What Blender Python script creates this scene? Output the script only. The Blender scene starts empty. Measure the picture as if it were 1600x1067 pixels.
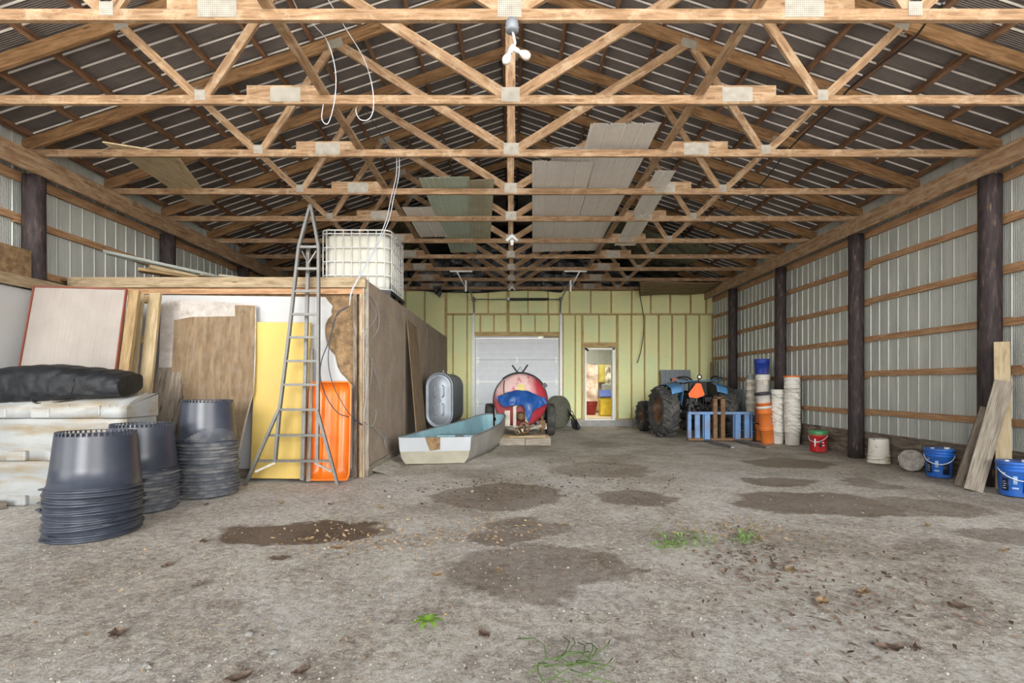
import bpy, math, random
from mathutils import Vector, Matrix, noise
random.seed(11)
SC = bpy.context.scene
COL = SC.collection
R = math.radians

# ---------------------------------------------------------------- camera, light, exposure
F = 770.0                      # focal length in pixels of the 1600 px wide frame
EYE = 1.25
cam = bpy.data.cameras.new('camera')
cam.sensor_width = 36.0
cam.lens = F / 1600.0 * 36.0
cam.shift_y = (602.0 - 533.5) / 1600.0
cam.clip_start = 0.05
cam_ob = bpy.data.objects.new('camera', cam)
COL.objects.link(cam_ob)
cam_ob.location = (0, 0, EYE)
cam_ob.rotation_euler = (R(90), 0, 0)
SC.camera = cam_ob

SC.view_settings.view_transform = 'Standard'
SC.view_settings.look = 'None'
SC.view_settings.gamma = 1.0
SC.view_settings.use_curve_mapping = False
SC.view_settings.exposure = 0.0

world = bpy.data.worlds.new('overcast_sky')
SC.world = world
world.use_nodes = True
_bg = world.node_tree.nodes['Background']
_bg.inputs['Color'].default_value = (0.93, 0.97, 1.0, 1)
_bg.inputs['Strength'].default_value = 0.28

def add_light(name, kind, loc, rot, energy, color=(1, 1, 1), **kw):
    l = bpy.data.lights.new(name, kind)
    l.energy = energy
    l.color = color
    for k, v in kw.items():
        setattr(l, k, v)
    o = bpy.data.objects.new(name, l)
    COL.objects.link(o)
    o.location = loc
    o.rotation_euler = rot
    return o

# high sun coming over the barn's back: it lights the yard outside the open front, whose glow reaches the rafters
yard_sun = add_light('yard_sun', 'SUN', (0, 10, 20), (R(-40), 0, R(-8)), 26.0, (1.0, 0.98, 0.965), angle=R(2))
# bright hazy sky low over the yard behind the camera, shining in through the open front
# (three soft sources side by side stand for the wide bright band of sky over the yard)
add_light('hazy_sky_middle', 'SUN', (0, -5, 6), (R(90 - 11), 0, R(2)), 3.0, (1.0, 0.99, 0.96), angle=R(26))
add_light('hazy_sky_west', 'SUN', (-4, -5, 6), (R(90 - 15), 0, R(-40)), 1.35, (1.0, 0.98, 0.95), angle=R(34))
add_light('hazy_sky_east', 'SUN', (4, -5, 6), (R(90 - 15), 0, R(40)), 1.9, (1.0, 0.98, 0.95), angle=R(34))

# ---------------------------------------------------------------- helpers
def srgb(h):
    if isinstance(h, str):
        h = h.lstrip('#')
        h = [int(h[i:i + 2], 16) / 255.0 for i in (0, 2, 4)]
    return tuple((c / 12.92) if c <= 0.04045 else ((c + 0.055) / 1.055) ** 2.4 for c in h)

class NT:
    """small wrapper for building node trees"""
    def __init__(self, name):
        self.m = bpy.data.materials.new(name)
        self.m.use_nodes = True
        self.t = self.m.node_tree
        self.b = self.t.nodes['Principled BSDF']
    def n(self, kind, **kw):
        nd = self.t.nodes.new(kind)
        for k, v in kw.items():
            if k.startswith('i_'):
                key = k[2:]
                key = int(key) if key.isdigit() else key.replace('_', ' ')
                nd.inputs[key].default_value = v
            else:
                setattr(nd, k, v)
        return nd
    def l(self, a, b):
        self.t.links.new(a, b)
    def coords(self, kind='Object', scale=(1, 1, 1)):
        tc = self.n('ShaderNodeTexCoord')
        mp = self.n('ShaderNodeMapping')
        mp.inputs['Scale'].default_value = scale
        self.l(tc.outputs[kind], mp.inputs['Vector'])
        return mp.outputs['Vector']
    def noise(self, vec, scale=5, detail=4, rough=0.55, dist=0.0):
        nd = self.n('ShaderNodeTexNoise', i_Scale=scale, i_Detail=detail, i_Roughness=rough, i_Distortion=dist)
        if vec is not None:
            self.l(vec, nd.inputs['Vector'])
        return nd.outputs['Fac']
    def ramp(self, fac, stops):
        nd = self.n('ShaderNodeValToRGB')
        cr = nd.color_ramp
        while len(cr.elements) < len(stops):
            cr.elements.new(0.5)
        for e, (p, c) in zip(cr.elements, stops):
            e.position = p
            e.color = (*c, 1) if len(c) == 3 else c
        self.l(fac, nd.inputs['Fac'])
        return nd.outputs['Color']
    def mix(self, fac, a, b, mode='MIX'):
        nd = self.n('ShaderNodeMix', data_type='RGBA', blend_type=mode)
        for v, s in ((fac, nd.inputs[0]), (a, nd.inputs[6]), (b, nd.inputs[7])):
            if isinstance(v, (int, float)):
                s.default_value = v
            elif isinstance(v, tuple):
                s.default_value = (*v, 1) if len(v) == 3 else v
            else:
                self.l(v, s)
        return nd.outputs[2]
    def math(self, op, a, b=0.0, clamp=False):
        nd = self.n('ShaderNodeMath', operation=op, use_clamp=clamp)
        for v, s in ((a, nd.inputs[0]), (b, nd.inputs[1])):
            if isinstance(v, (int, float)):
                s.default_value = v
            else:
                self.l(v, s)
        return nd.outputs[0]
    def bump(self, h, strength=0.3, dist=0.01):
        nd = self.n('ShaderNodeBump', i_Strength=strength, i_Distance=dist)
        self.l(h, nd.inputs['Height'])
        self.l(nd.outputs['Normal'], self.b.inputs['Normal'])
    def color(self, c):
        if isinstance(c, tuple):
            self.b.inputs['Base Color'].default_value = (*c, 1)
        else:
            self.l(c, self.b.inputs['Base Color'])
    def set(self, rough=0.6, metal=0.0, spec=None, trans=None, alpha=None, ior=None):
        self.b.inputs['Roughness'].default_value = rough
        self.b.inputs['Metallic'].default_value = metal
        if spec is not None:
            self.b.inputs['Specular IOR Level'].default_value = spec
        if trans is not None:
            self.b.inputs['Transmission Weight'].default_value = trans
        return self

def m_plain(name, col, rough=0.5, metal=0.0, var=0.12, scale=6.0, dirt=None, dirt_amt=0.5, bump=0.0, spec=None):
    """one colour with a gentle mottle and optional dirt patches"""
    t = NT(name)
    c = srgb(col)
    v = t.coords('Object')
    f = t.noise(v, scale, 5)
    lo = tuple(x * (1 - var * 1.6) for x in c)
    hi = tuple(min(1, x * (1 + var)) for x in c)
    out = t.ramp(f, [(0.3, lo), (0.7, hi)])
    if dirt:
        g = t.noise(v, scale * 0.6, 6, 0.65)
        g2 = t.ramp(g, [(0.45, (0, 0, 0)), (0.75, (dirt_amt,) * 3)])
        out = t.mix(g2, out, srgb(dirt))
    t.color(out)
    t.set(rough, metal, spec)
    if bump:
        t.bump(t.noise(v, scale * 6, 4), bump, 0.005)
    return t.m

def m_wood(name, base, dark, light, grain=22.0, blotch=0.5, knots=True, rough=0.75, pale=None):
    """sawn timber, grain along U (metres)"""
    t = NT(name)
    tc = t.n('ShaderNodeTexCoord')
    oi = t.n('ShaderNodeObjectInfo')
    off = t.n('ShaderNodeCombineXYZ')
    t.l(t.math('MULTIPLY', oi.outputs['Random'], 37.0), off.inputs[0])
    t.l(t.math('MULTIPLY', oi.outputs['Random'], 11.0), off.inputs[1])
    add = t.n('ShaderNodeVectorMath', operation='ADD')
    t.l(tc.outputs['UV'], add.inputs[0])
    t.l(off.outputs[0], add.inputs[1])
    mp = t.n('ShaderNodeMapping')
    mp.inputs['Scale'].default_value = (1.6, grain, 1)
    t.l(add.outputs[0], mp.inputs['Vector'])
    g = t.noise(mp.outputs[0], 2.2, 6, 0.6, 0.6)
    b = srgb(base); d = srgb(dark); li = srgb(light)
    c = t.ramp(g, [(0.28, d), (0.5, b), (0.74, li)])
    mp2 = t.n('ShaderNodeMapping')
    mp2.inputs['Scale'].default_value = (1.3, 5.0, 1)
    t.l(add.outputs[0], mp2.inputs['Vector'])
    bl = t.noise(mp2.outputs[0], 2.0, 5, 0.6, 0.4)
    fac = t.ramp(bl, [(0.42, (0, 0, 0)), (0.68, (blotch,) * 3)])
    c = t.mix(fac, c, d)
    if pale:
        mp3 = t.n('ShaderNodeMapping')
        mp3.inputs['Scale'].default_value = (3.0, 3.0, 1)
        t.l(add.outputs[0], mp3.inputs['Vector'])
        pn = t.noise(mp3.outputs[0], 1.7, 5, 0.7, 0.2)
        c = t.mix(t.ramp(pn, [(0.5, (0, 0, 0)), (0.72, (0.7,) * 3)]), c, srgb(pale))
    if knots:
        mk = t.n('ShaderNodeMapping')
        mk.inputs['Scale'].default_value = (2.2, 9.0, 1)
        t.l(add.outputs[0], mk.inputs['Vector'])
        vo = t.n('ShaderNodeTexVoronoi', i_Scale=1.0)
        t.l(mk.outputs[0], vo.inputs['Vector'])
        k = t.ramp(vo.outputs['Distance'], [(0.05, (0.75,) * 3), (0.13, (0, 0, 0))])
        c = t.mix(k, c, tuple(x * 0.45 for x in d))
    t.color(c)
    t.set(rough, 0, 0.25)
    t.bump(g, 0.25, 0.004)
    return t.m

class MB:
    """collects faces for ONE mesh object"""
    def __init__(self):
        self.v = []; self.f = []; self.uv = []; self.mi = []; self.sm = []
        self.cur = 0
    def mat(self, i):
        self.cur = i
        return self
    def face(self, idx, uvs=None, smooth=False):
        self.f.append(tuple(idx))
        if uvs is None:
            uvs = []
            for i in idx:
                p = self.v[i]
                uvs.append((p[0] + p[1] * 0.31, p[2] + p[1] * 0.7))
        self.uv.append(uvs)
        self.mi.append(self.cur)
        self.sm.append(smooth)
    def bar(self, p0, p1, w, t, up=(0, 0, 1), taper=1.0):
        """straight board from p0 to p1; w measured along side, t along up"""
        p0 = Vector(p0); p1 = Vector(p1)
        d = (p1 - p0); L = d.length; d.normalize()
        up = Vector(up)
        side = d.cross(up)
        if side.length < 1e-4:
            side = d.cross(Vector((1, 0, 0)))
            if side.length < 1e-4:
                side = d.cross(Vector((0, 1, 0)))
        side.normalize()
        up = side.cross(d).normalized()
        o = len(self.v)
        for p, k in ((p0, 1.0), (p1, taper)):
            for a, b in ((-1, -1), (1, -1), (1, 1), (-1, 1)):
                self.v.append(tuple(p + side * (a * w / 2 * k) + up * (b * t / 2 * k)))
        ro = random.random() * 20; rv = random.random() * 7
        quads = [((0, 1, 5, 4), w), ((1, 2, 6, 5), t), ((2, 3, 7, 6), w), ((3, 0, 4, 7), t)]
        vv = rv
        for (a, b, c, e), wd in quads:
            self.face((o + a, o + b, o + c, o + e), [(ro, vv), (ro, vv + wd), (ro + L, vv + wd), (ro + L, vv)])
            vv += wd
        self.face((o + 3, o + 2, o + 1, o + 0), [(ro, rv), (ro + .02, rv), (ro + .02, rv + w), (ro, rv + w)])
        self.face((o + 4, o + 5, o + 6, o + 7), [(ro, rv), (ro + .02, rv), (ro + .02, rv + w), (ro, rv + w)])
        return self
    def box(self, x0, x1, y0, y1, z0, z1):
        dx, dy, dz = abs(x1 - x0), abs(y1 - y0), abs(z1 - z0)
        cx, cy, cz = (x0 + x1) / 2, (y0 + y1) / 2, (z0 + z1) / 2
        if dx >= dy and dx >= dz:
            return self.bar((min(x0, x1), cy, cz), (max(x0, x1), cy, cz), dy, dz)
        if dy >= dz:
            return self.bar((cx, min(y0, y1), cz), (cx, max(y0, y1), cz), dx, dz)
        return self.bar((cx, cy, min(z0, z1)), (cx, cy, max(z0, z1)), dy, dx, up=(1, 0, 0))
    def prism(self, pts, normal, thick):
        """polygon pts (3D, planar) extruded by thick along normal"""
        n = Vector(normal).normalized() * thick
        o = len(self.v)
        k = len(pts)
        for p in pts:
            self.v.append(tuple(p))
        for p in pts:
            self.v.append(tuple(Vector(p) + n))
        a = Vector((0, 0, 1)) if abs(Vector(normal).normalized().z) < 0.8 else Vector((0, 1, 0))
        b = a.cross(Vector(normal)).normalized()
        uv = [(Vector(p).dot(a), Vector(p).dot(b)) for p in pts]
        self.face(list(range(o, o + k)), uv)
        self.face(list(range(o + 2 * k - 1, o + k - 1, -1)), uv[::-1])
        for i in range(k):
            j = (i + 1) % k
            self.face((o + j, o + i, o + k + i, o + k + j), [uv[j], uv[i], uv[i], uv[j]])
        return self
    def lathe(self, prof, seg=32, c=(0, 0, 0), M=None, smooth=True, cap0=False, cap1=False, sx=1.0, sy=1.0):
        """profile of (r, z) turned about Z (then M applied), centred at c"""
        M = M or Matrix.Identity(3)
        c = Vector(c)
        o = len(self.v)
        for r, z in prof:
            for i in range(seg):
                a = 2 * math.pi * i / seg
                self.v.append(tuple(c + M @ Vector((r * math.cos(a) * sx, r * math.sin(a) * sy, z))))
        for k in range(len(prof) - 1):
            for i in range(seg):
                j = (i + 1) % seg
                a, b = o + k * seg, o + (k + 1) * seg
                self.face((a + i, a + j, b + j, b + i), [(i / seg, prof[k][1]), ((i + 1) / seg, prof[k][1]), ((i + 1) / seg, prof[k + 1][1]), (i / seg, prof[k + 1][1])], smooth)
        if cap0:
            self.face([o + i for i in range(seg)][::-1])
        if cap1:
            self.face([o + (len(prof) - 1) * seg + i for i in range(seg)])
        return self
    def tube(self, pts, r, seg=8, closed=False, smooth=True, caps=True):
        pts = [Vector(p) for p in pts]
        n = len(pts)
        o = len(self.v)
        prev = None
        for k, p in enumerate(pts):
            a = pts[k - 1] if (k > 0 or closed) else p
            b = pts[(k + 1) % n] if (k < n - 1 or closed) else p
            d = (b - a)
            if d.length < 1e-9:
                d = Vector((0, 0, 1))
            d.normalize()
            if prev is None:
                s = d.cross(Vector((0, 0, 1)))
                if s.length < 1e-3:
                    s = d.cross(Vector((1, 0, 0)))
            else:
                s = prev - d * prev.dot(d)
                if s.length < 1e-4:
                    s = d.cross(Vector((0, 0, 1)))
            s.normalize()
            prev = s
            u = d.cross(s)
            rr = r[k] if isinstance(r, (list, tuple)) else r
            for i in range(seg):
                t = 2 * math.pi * i / seg
                self.v.append(tuple(p + s * (rr * math.cos(t)) + u * (rr * math.sin(t))))
        m = n if closed else n - 1
        for k in range(m):
            a, b = o + k * seg, o + ((k + 1) % n) * seg
            for i in range(seg):
                j = (i + 1) % seg
                self.face((a + i, a + j, b + j, b + i), None, smooth)
        if caps and not closed:
            self.face([o + i for i in range(seg)][::-1])
            self.face([o + (n - 1) * seg + i for i in range(seg)])
        return self
    def grid(self, fn, nu, nv, smooth=True, closed_u=False):
        o = len(self.v)
        for j in range(nv + 1):
            for i in range(nu + (0 if closed_u else 1)):
                self.v.append(tuple(fn(i / nu, j / nv)))
        w = nu if closed_u else nu + 1
        for j in range(nv):
            for i in range(nu):
                i2 = (i + 1) % w if closed_u else i + 1
                self.face((o + j * w + i, o + j * w + i2, o + (j + 1) * w + i2, o + (j + 1) * w + i),
                          [(i / nu, j / nv), ((i + 1) / nu, j / nv), ((i + 1) / nu, (j + 1) / nv), (i / nu, (j + 1) / nv)], smooth)
        return self
    def mesh(self, name, mats):
        me = bpy.data.meshes.new(name)
        me.from_pydata(self.v, [], self.f)
        if not isinstance(mats, (list, tuple)):
            mats = [mats]
        for m in mats:
            me.materials.append(m)
        me.polygons.foreach_set('material_index', self.mi)
        me.polygons.foreach_set('use_smooth', self.sm)
        uvl = me.uv_layers.new(name='UVMap')
        flat = []
        for u in self.uv:
            for a in u:
                flat.extend((a[0], a[1]))
        uvl.data.foreach_set('uv', flat)
        me.validate()
        return me
    def build(self, name, mats, parent=None, bevel=0.0, solid=0.0, sub=0, loc=None):
        me = self.mesh(name, mats)
        o = bpy.data.objects.new(name, me)
        COL.objects.link(o)
        if parent is not None:
            o.parent = parent
        if loc is not None:
            o.location = loc
        if solid:
            md = o.modifiers.new('thickness', 'SOLIDIFY'); md.thickness = solid; md.offset = 0
        if bevel:
            md = o.modifiers.new('soft_edges', 'BEVEL'); md.width = bevel; md.segments = 2; md.limit_method = 'ANGLE'; md.angle_limit = R(40)
        if sub:
            md = o.modifiers.new('smooth', 'SUBSURF'); md.levels = sub; md.render_levels = sub
        return o

def tag(o, label=None, cat=None, group=None, kind=None):
    if label: o['label'] = label
    if cat: o['category'] = cat
    if group: o['group'] = group
    if kind: o['kind'] = kind
    return o

def empty(name, loc=(0, 0, 0), rz=0.0, label=None, cat=None, group=None):
    o = bpy.data.objects.new(name, None)
    o.empty_display_size = 0.1
    COL.objects.link(o)
    o.location = loc
    o.rotation_euler = (0, 0, rz)
    return tag(o, label, cat, group)

def kids(o):
    return [c for c in COL.objects if c.parent == o]

def copy_tree(o, parent=None, _ch=None):
    if _ch is None:
        _ch = {}
        for c in COL.objects:
            if c.parent is not None:
                _ch.setdefault(c.parent.name, []).append(c)
    c = o.copy()
    COL.objects.link(c)
    if parent is not None:
        c.parent = parent
    for ch in _ch.get(o.name, []):
        copy_tree(ch, c, _ch)
    return c

def at(px, py, y):
    """the point at depth y that the photograph shows at this pixel"""
    return Vector(((px - 800) * y / F, y, EYE + (602 - py) * y / F))

def spline(pts, n=8):
    """smooth line through points"""
    P = [Vector(p) for p in pts]
    out = []
    for i in range(len(P) - 1):
        a = P[i - 1] if i else P[i] * 2 - P[i + 1]
        b, c = P[i], P[i + 1]
        d = P[i + 2] if i + 2 < len(P) else P[i + 1] * 2 - P[i]
        for k in range(n):
            t = k / n
            out.append(0.5 * ((2 * b) + (c - a) * t + (2 * a - 5 * b + 4 * c - d) * t * t + (3 * b - a - 3 * c + d) * t ** 3))
    out.append(P[-1])
    return out

ORD = ['topmost', 'second', 'third', 'fourth', 'fifth', 'sixth', 'seventh', 'eighth', 'ninth', 'tenth', 'eleventh', 'twelfth', 'thirteenth',
       'fourteenth', 'fifteenth', 'sixteenth', 'seventeenth', 'eighteenth', 'nineteenth', 'twentieth']
# ---------------------------------------------------------------- materials
M = {}
M['truss'] = m_wood('truss_timber', '#97795b', '#69503a', '#b39a7c', grain=16, blotch=0.55, pale='#bca98e')
M['truss_dark'] = m_wood('rafter_timber', '#94724f', '#634830', '#b08f6a', grain=16, blotch=0.6)
M['purlin'] = m_wood('purlin_timber', '#8a6a52', '#5a4030', '#a78668', grain=16, blotch=0.6)
M['beam'] = m_wood('eave_beam_timber', '#a5876a', '#775a42', '#c4ab8c', grain=10, blotch=0.5, pale='#b9a88e')
M['girt'] = m_wood('girt_timber', '#b08b68', '#845f42', '#c9a886', grain=18, blotch=0.5)
M['stud'] = m_wood('stud_timber', '#bda473', '#957a4c', '#d2bb8c', grain=14, blotch=0.4)
M['kick'] = m_wood('weathered_kickboard', '#7d7266', '#43362d', '#a39a8c', grain=14, blotch=0.7)
M['grey_wood'] = m_wood('weathered_grey_timber', '#958d80', '#635a50', '#b5ada0', grain=30, blotch=0.4, knots=False)
M['grey_plank'] = m_wood('grey_brown_timber', '#867b6e', '#564c42', '#a59b8e', grain=16, blotch=0.5)
M['pale_wood'] = m_wood('pale_new_timber', '#b3a07e', '#917b57', '#c4b394', grain=12, blotch=0.25)
M['tan_wood'] = m_wood('tan_timber', '#a08863', '#7b6442', '#b7a07c', grain=12, blotch=0.35)
M['header'] = m_wood('header_timber', '#a18f74', '#76644b', '#b9a88b', grain=10, blotch=0.5)

# dark round posts
t = NT('creosoted_post')
v = t.coords('Object', (6, 6, 1.2))
f = t.noise(v, 4, 6, 0.6)
c = t.ramp(f, [(0.3, srgb('#2a2427')), (0.55, srgb('#42393a')), (0.75, srgb('#63574f'))])
vo = t.n('ShaderNodeTexVoronoi', i_Scale=1.6); t.l(v, vo.inputs['Vector'])
c = t.mix(t.ramp(vo.outputs['Distance'], [(0.05, (0.7,) * 3), (0.14, (0, 0, 0))]), c, srgb('#9a7e66'))
t.color(c); t.set(0.7, 0, 0.3); t.bump(f, 0.4, 0.01)
M['post'] = t.m

# corrugated sheets
def m_sheet(name, col, col2, rough, metal, streak=0.35):
    t = NT(name)
    v = t.coords('Object', (1, 1, 0.25))
    f = t.noise(v, 5, 5, 0.6)
    c = t.ramp(f, [(0.3, srgb(col)), (0.7, srgb(col2))])
    t.color(c); t.set(rough, metal)
    r = t.math('ADD', t.math('MULTIPLY', f, 0.25), rough - 0.12)
    t.l(r, t.b.inputs['Roughness'])
    return t.m
M['wall_sheet'] = m_sheet('galvanised_wall_sheet', '#a8aca6', '#bcbfb9', 0.45, 0.45)
M['roof_sheet'] = m_sheet('grey_roof_sheet', '#5f5955', '#736c68', 0.5, 0.3)
M['rib_light'] = m_plain('rib_painted_light', '#e6e2dc', 0.45, 0.0, var=0.08, scale=4)  # pale tone paints the light catching the roof ribs into their colour
M['loose_sheet'] = m_sheet('pale_grey_roof_sheet', '#d6d2cc', '#e0dcd6', 0.6, 0.1)
M['sage_sheet'] = m_plain('sage_fibreglass_sheet', '#aebfb0', 0.5, var=0.1, scale=2, dirt='#b8b098', dirt_amt=0.5)
M['grey_panel'] = m_plain('grey_ribbed_panel', '#80878e', 0.5, 0.2, var=0.06)

# spray foam
t = NT('yellow_spray_foam')
v = t.coords('Object')
f = t.noise(v, 1.1, 5, 0.6)
f2 = t.noise(v, 9, 5, 0.6)
c = t.ramp(f, [(0.3, srgb('#dcebbb')), (0.5, srgb('#e6eab4')), (0.7, srgb('#ecebb2'))])
c = t.mix(t.math('MULTIPLY', f2, 0.25), c, srgb('#c9c890'))
t.color(c); t.set(0.9, 0, 0.1); t.bump(f2, 0.6, 0.03)
M['foam'] = t.m

# dirt floor with damp patches (world positions)
t = NT('packed_dirt_floor')
tc = t.n('ShaderNodeTexCoord')
P0 = tc.outputs['Object']
big = t.noise(P0, 0.45, 6, 0.6)
mid = t.noise(P0, 2.6, 8, 0.68)
st = t.n('ShaderNodeMapping'); st.inputs['Scale'].default_value = (9, 26, 9); st.inputs['Rotation'].default_value = (0, 0, 0.25)
t.l(P0, st.inputs['Vector'])
fine = t.noise(st.outputs[0], 3.2, 8, 0.75)
grain = t.noise(P0, 75, 5, 0.8)
grain2 = t.noise(P0, 18, 6, 0.75, 0.4)
c = t.ramp(mid, [(0.25, srgb('#9c958c')), (0.42, srgb('#bcb6ae')), (0.6, srgb('#cec9c1')), (0.78, srgb('#e6e2db'))])
bc = t.ramp(big, [(0.35, srgb('#b0a598')), (0.5, srgb('#c8c2ba')), (0.68, srgb('#d0ced0'))])
c = t.mix(0.5, c, bc)
pt = t.noise(P0, 0.9, 7, 0.7, 0.8)
c = t.mix(0.7, c, t.ramp(pt, [(0.36, (0.36, 0.35, 0.33)), (0.5, (0.5, 0.5, 0.5)), (0.62, (0.66, 0.655, 0.65))]), 'OVERLAY')
c = t.mix(0.8, c, t.ramp(grain2, [(0.32, (0.22, 0.22, 0.21)), (0.5, (0.5, 0.5, 0.5)), (0.66, (0.82, 0.81, 0.79))]), 'OVERLAY')
c = t.mix(0.75, c, t.ramp(fine, [(0.3, (0.25, 0.25, 0.25)), (0.7, (0.75, 0.75, 0.75))]), 'OVERLAY')
c = t.mix(0.85, c, t.ramp(grain, [(0.3, (0.15, 0.15, 0.15)), (0.7, (0.85, 0.85, 0.85))]), 'OVERLAY')
vo = t.n('ShaderNodeTexVoronoi', i_Scale=24.0); t.l(P0, vo.inputs['Vector'])
spk = t.ramp(vo.outputs['Distance'], [(0.06, (0.55,) * 3), (0.14, (0, 0, 0))])
spk = t.math('MULTIPLY', spk, t.ramp(mid, [(0.45, (0, 0, 0)), (0.65, (1, 1, 1))]))
c = t.mix(spk, c, srgb('#d5d0c5'))
# damp patches: centre and half-size on the floor
def fl(px, py):
    y = EYE * F / (py - 602.0)
    return ((px - 800) * y / F, y)
patches = []
for (x0, x1, y0, y1, s) in [(345, 600, 811, 851, 1.0), (500, 625, 818, 842, .7), (700, 975, 851, 938, .62), (745, 890, 808, 840, .6), (730, 850, 826, 850, .75),
                            (1150, 1400, 767, 806, .85), (1330, 1540, 777, 806, .6), (1160, 1272, 744, 758, .8), (1163, 1298, 715, 731, .85), (1325, 1395, 745, 765, .55),
                            (680, 880, 755, 795, .75), (860, 1020, 722, 745, .55), (930, 1050, 765, 790, .7), (1500, 1640, 822, 850, .6), (900, 980, 686, 700, .45), (690, 800, 728, 748, .5),
                            (300, 380, 940, 965, .35), (520, 560, 1030, 1060, .3), (1400, 1560, 840, 880, .35), (780, 900, 700, 716, .5), (640, 780, 775, 812, .3), (1000, 1080, 960, 1010, .25),
                            (1020, 1110, 830, 850, .25), (970, 1000, 889, 897, .7), (283, 315, 904, 912, .6), (232, 250, 863, 868, .4)]:
    xm, ya = (x0 + x1) / 2, fl(0, y0)[1]
    yb = fl(0, y1)[1]
    yc = (ya + yb) / 2
    pyc = 602 + EYE * F / yc
    hx = (x1 - x0) / 2 * yc / F
    patches.append(((xm - 800) * yc / F, yc, hx, (ya - yb) / 2, s))
wn = t.n('ShaderNodeTexNoise', i_Scale=1.8, i_Detail=6.0, i_Roughness=0.62)
t.l(P0, wn.inputs['Vector'])
sub = t.n('ShaderNodeVectorMath', operation='SUBTRACT'); t.l(wn.outputs['Color'], sub.inputs[0]); sub.inputs[1].default_value = (0.5, 0.5, 0.5)
scl = t.n('ShaderNodeVectorMath', operation='MULTIPLY'); t.l(sub.outputs[0], scl.inputs[0]); scl.inputs[1].default_value = (0.75, 0.75, 0)
wp = t.n('ShaderNodeVectorMath', operation='ADD'); t.l(P0, wp.inputs[0]); t.l(scl.outputs[0], wp.inputs[1])
tot = None
for (cx, cy, hx, hy, s) in patches:
    a = t.n('ShaderNodeVectorMath', operation='SUBTRACT'); t.l(wp.outputs[0], a.inputs[0]); a.inputs[1].default_value = (cx, cy, 0)
    b = t.n('ShaderNodeVectorMath', operation='MULTIPLY'); t.l(a.outputs[0], b.inputs[0]); b.inputs[1].default_value = (1 / hx, 1 / hy, 0)
    ln = t.n('ShaderNodeVectorMath', operation='LENGTH'); t.l(b.outputs[0], ln.inputs[0])
    mr = t.n('ShaderNodeMapRange', interpolation_type='SMOOTHSTEP')
    mr.inputs['From Min'].default_value = 1.08; mr.inputs['From Max'].default_value = 0.92 if s > .5 else .5
    mr.inputs['To Min'].default_value = 0; mr.inputs['To Max'].default_value = s
    t.l(ln.outputs['Value'], mr.inputs['Value'])
    tot = mr.outputs[0] if tot is None else t.math('MAXIMUM', tot, mr.outputs[0])
wet = t.math('MULTIPLY', tot, t.math('ADD', t.math('MULTIPLY', grain2, 0.7), 0.6), True)
c2 = t.mix(1.0, c, srgb('#9a897b'), 'MULTIPLY')
c = t.mix(wet, c, c2)
# greenish muck towards the boat
gm = t.ramp(t.noise(P0, 1.4, 7, 0.7), [(0.45, (0, 0, 0)), (0.62, (0.5,) * 3)])
sp = t.n('ShaderNodeSeparateXYZ'); t.l(P0, sp.inputs[0])
far = t.n('ShaderNodeMapRange', interpolation_type='SMOOTHSTEP'); t.l(sp.outputs[1], far.inputs['Value'])
far.inputs['From Min'].default_value = 5.2; far.inputs['From Max'].default_value = 9.0
c = t.mix(t.math('MULTIPLY', gm, far.outputs[0]), c, srgb('#6d6a58'))
c = t.mix(t.math('MULTIPLY', far.outputs[0], 0.3), c, srgb('#98917f'))
t.color(c)
t.set(0.92, 0, 0.2)
hsum = t.math('ADD', t.math('MULTIPLY', grain, 0.4), t.math('ADD', t.math('MULTIPLY', fine, 0.5), grain2))
t.bump(hsum, 0.55, 0.02)
M['dirt'] = t.m

t = NT('osb_board')
v = t.coords('UV')
f = t.noise(v, 2.0, 6, 0.6)
vo = t.n('ShaderNodeTexVoronoi', i_Scale=34.0); t.l(v, vo.inputs['Vector'])
f2 = t.noise(v, 55, 4, 0.7)
c = t.ramp(f, [(0.3, srgb('#8f8174')), (0.55, srgb('#9f9182')), (0.75, srgb('#ad9f8f'))])
c = t.mix(0.35, c, t.mix(0.5, vo.outputs['Color'], (0.4, 0.4, 0.4)), 'SOFT_LIGHT')
c = t.mix(0.4, c, t.ramp(f2, [(0.3, (0.25,) * 3), (0.7, (0.75,) * 3)]), 'OVERLAY')
t.color(c); t.set(0.85, 0, 0.2); t.bump(f2, 0.3, 0.004)
M['osb'] = t.m
M['osb_dark'] = m_plain('brown_strand_board', '#8a7050', 0.85, var=0.35, scale=14, dirt='#5f4a34', dirt_amt=0.7, bump=0.3)
M['ply'] = m_wood('brown_plywood', '#857159', '#665440', '#98856b', grain=9, blotch=0.6, rough=0.8, pale='#8b7e6f')
M['ply_pale'] = m_wood('pale_plywood', '#bfae8e', '#a08d6b', '#cdbfa2', grain=9, blotch=0.2)
M['white_panel'] = m_plain('white_foam_panel', '#b6b8ba', 0.7, var=0.05, scale=1.5, dirt='#b9b3a5', dirt_amt=0.35)
M['pink_white'] = None
t = NT('faded_white_plywood')
v = t.coords('UV')
f = t.noise(v, 2.0, 5, 0.6)
c = t.ramp(f, [(0.3, srgb('#9a928c')), (0.7, srgb('#a9a29b'))])
vo = t.n('ShaderNodeTexVoronoi', i_Scale=5.0); t.l(v, vo.inputs['Vector'])
vs = t.n('ShaderNodeSeparateColor'); t.l(vo.outputs['Color'], vs.inputs[0])
k = t.math('MULTIPLY', t.math('LESS_THAN', vo.outputs['Distance'], 0.09), t.math('GREATER_THAN', vs.outputs[0], 0.6))
c = t.mix(t.math('MULTIPLY', k, 0.7), c, srgb('#6b5f58'))
mp = t.n('ShaderNodeMapping'); mp.inputs['Scale'].default_value = (1.0, 30, 1); t.l(v, mp.inputs['Vector'])
c = t.mix(0.12, c, t.ramp(t.noise(mp.outputs[0], 1.5, 4), [(0.3, (0.3,) * 3), (0.7, (0.7,) * 3)]), 'OVERLAY')
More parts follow.
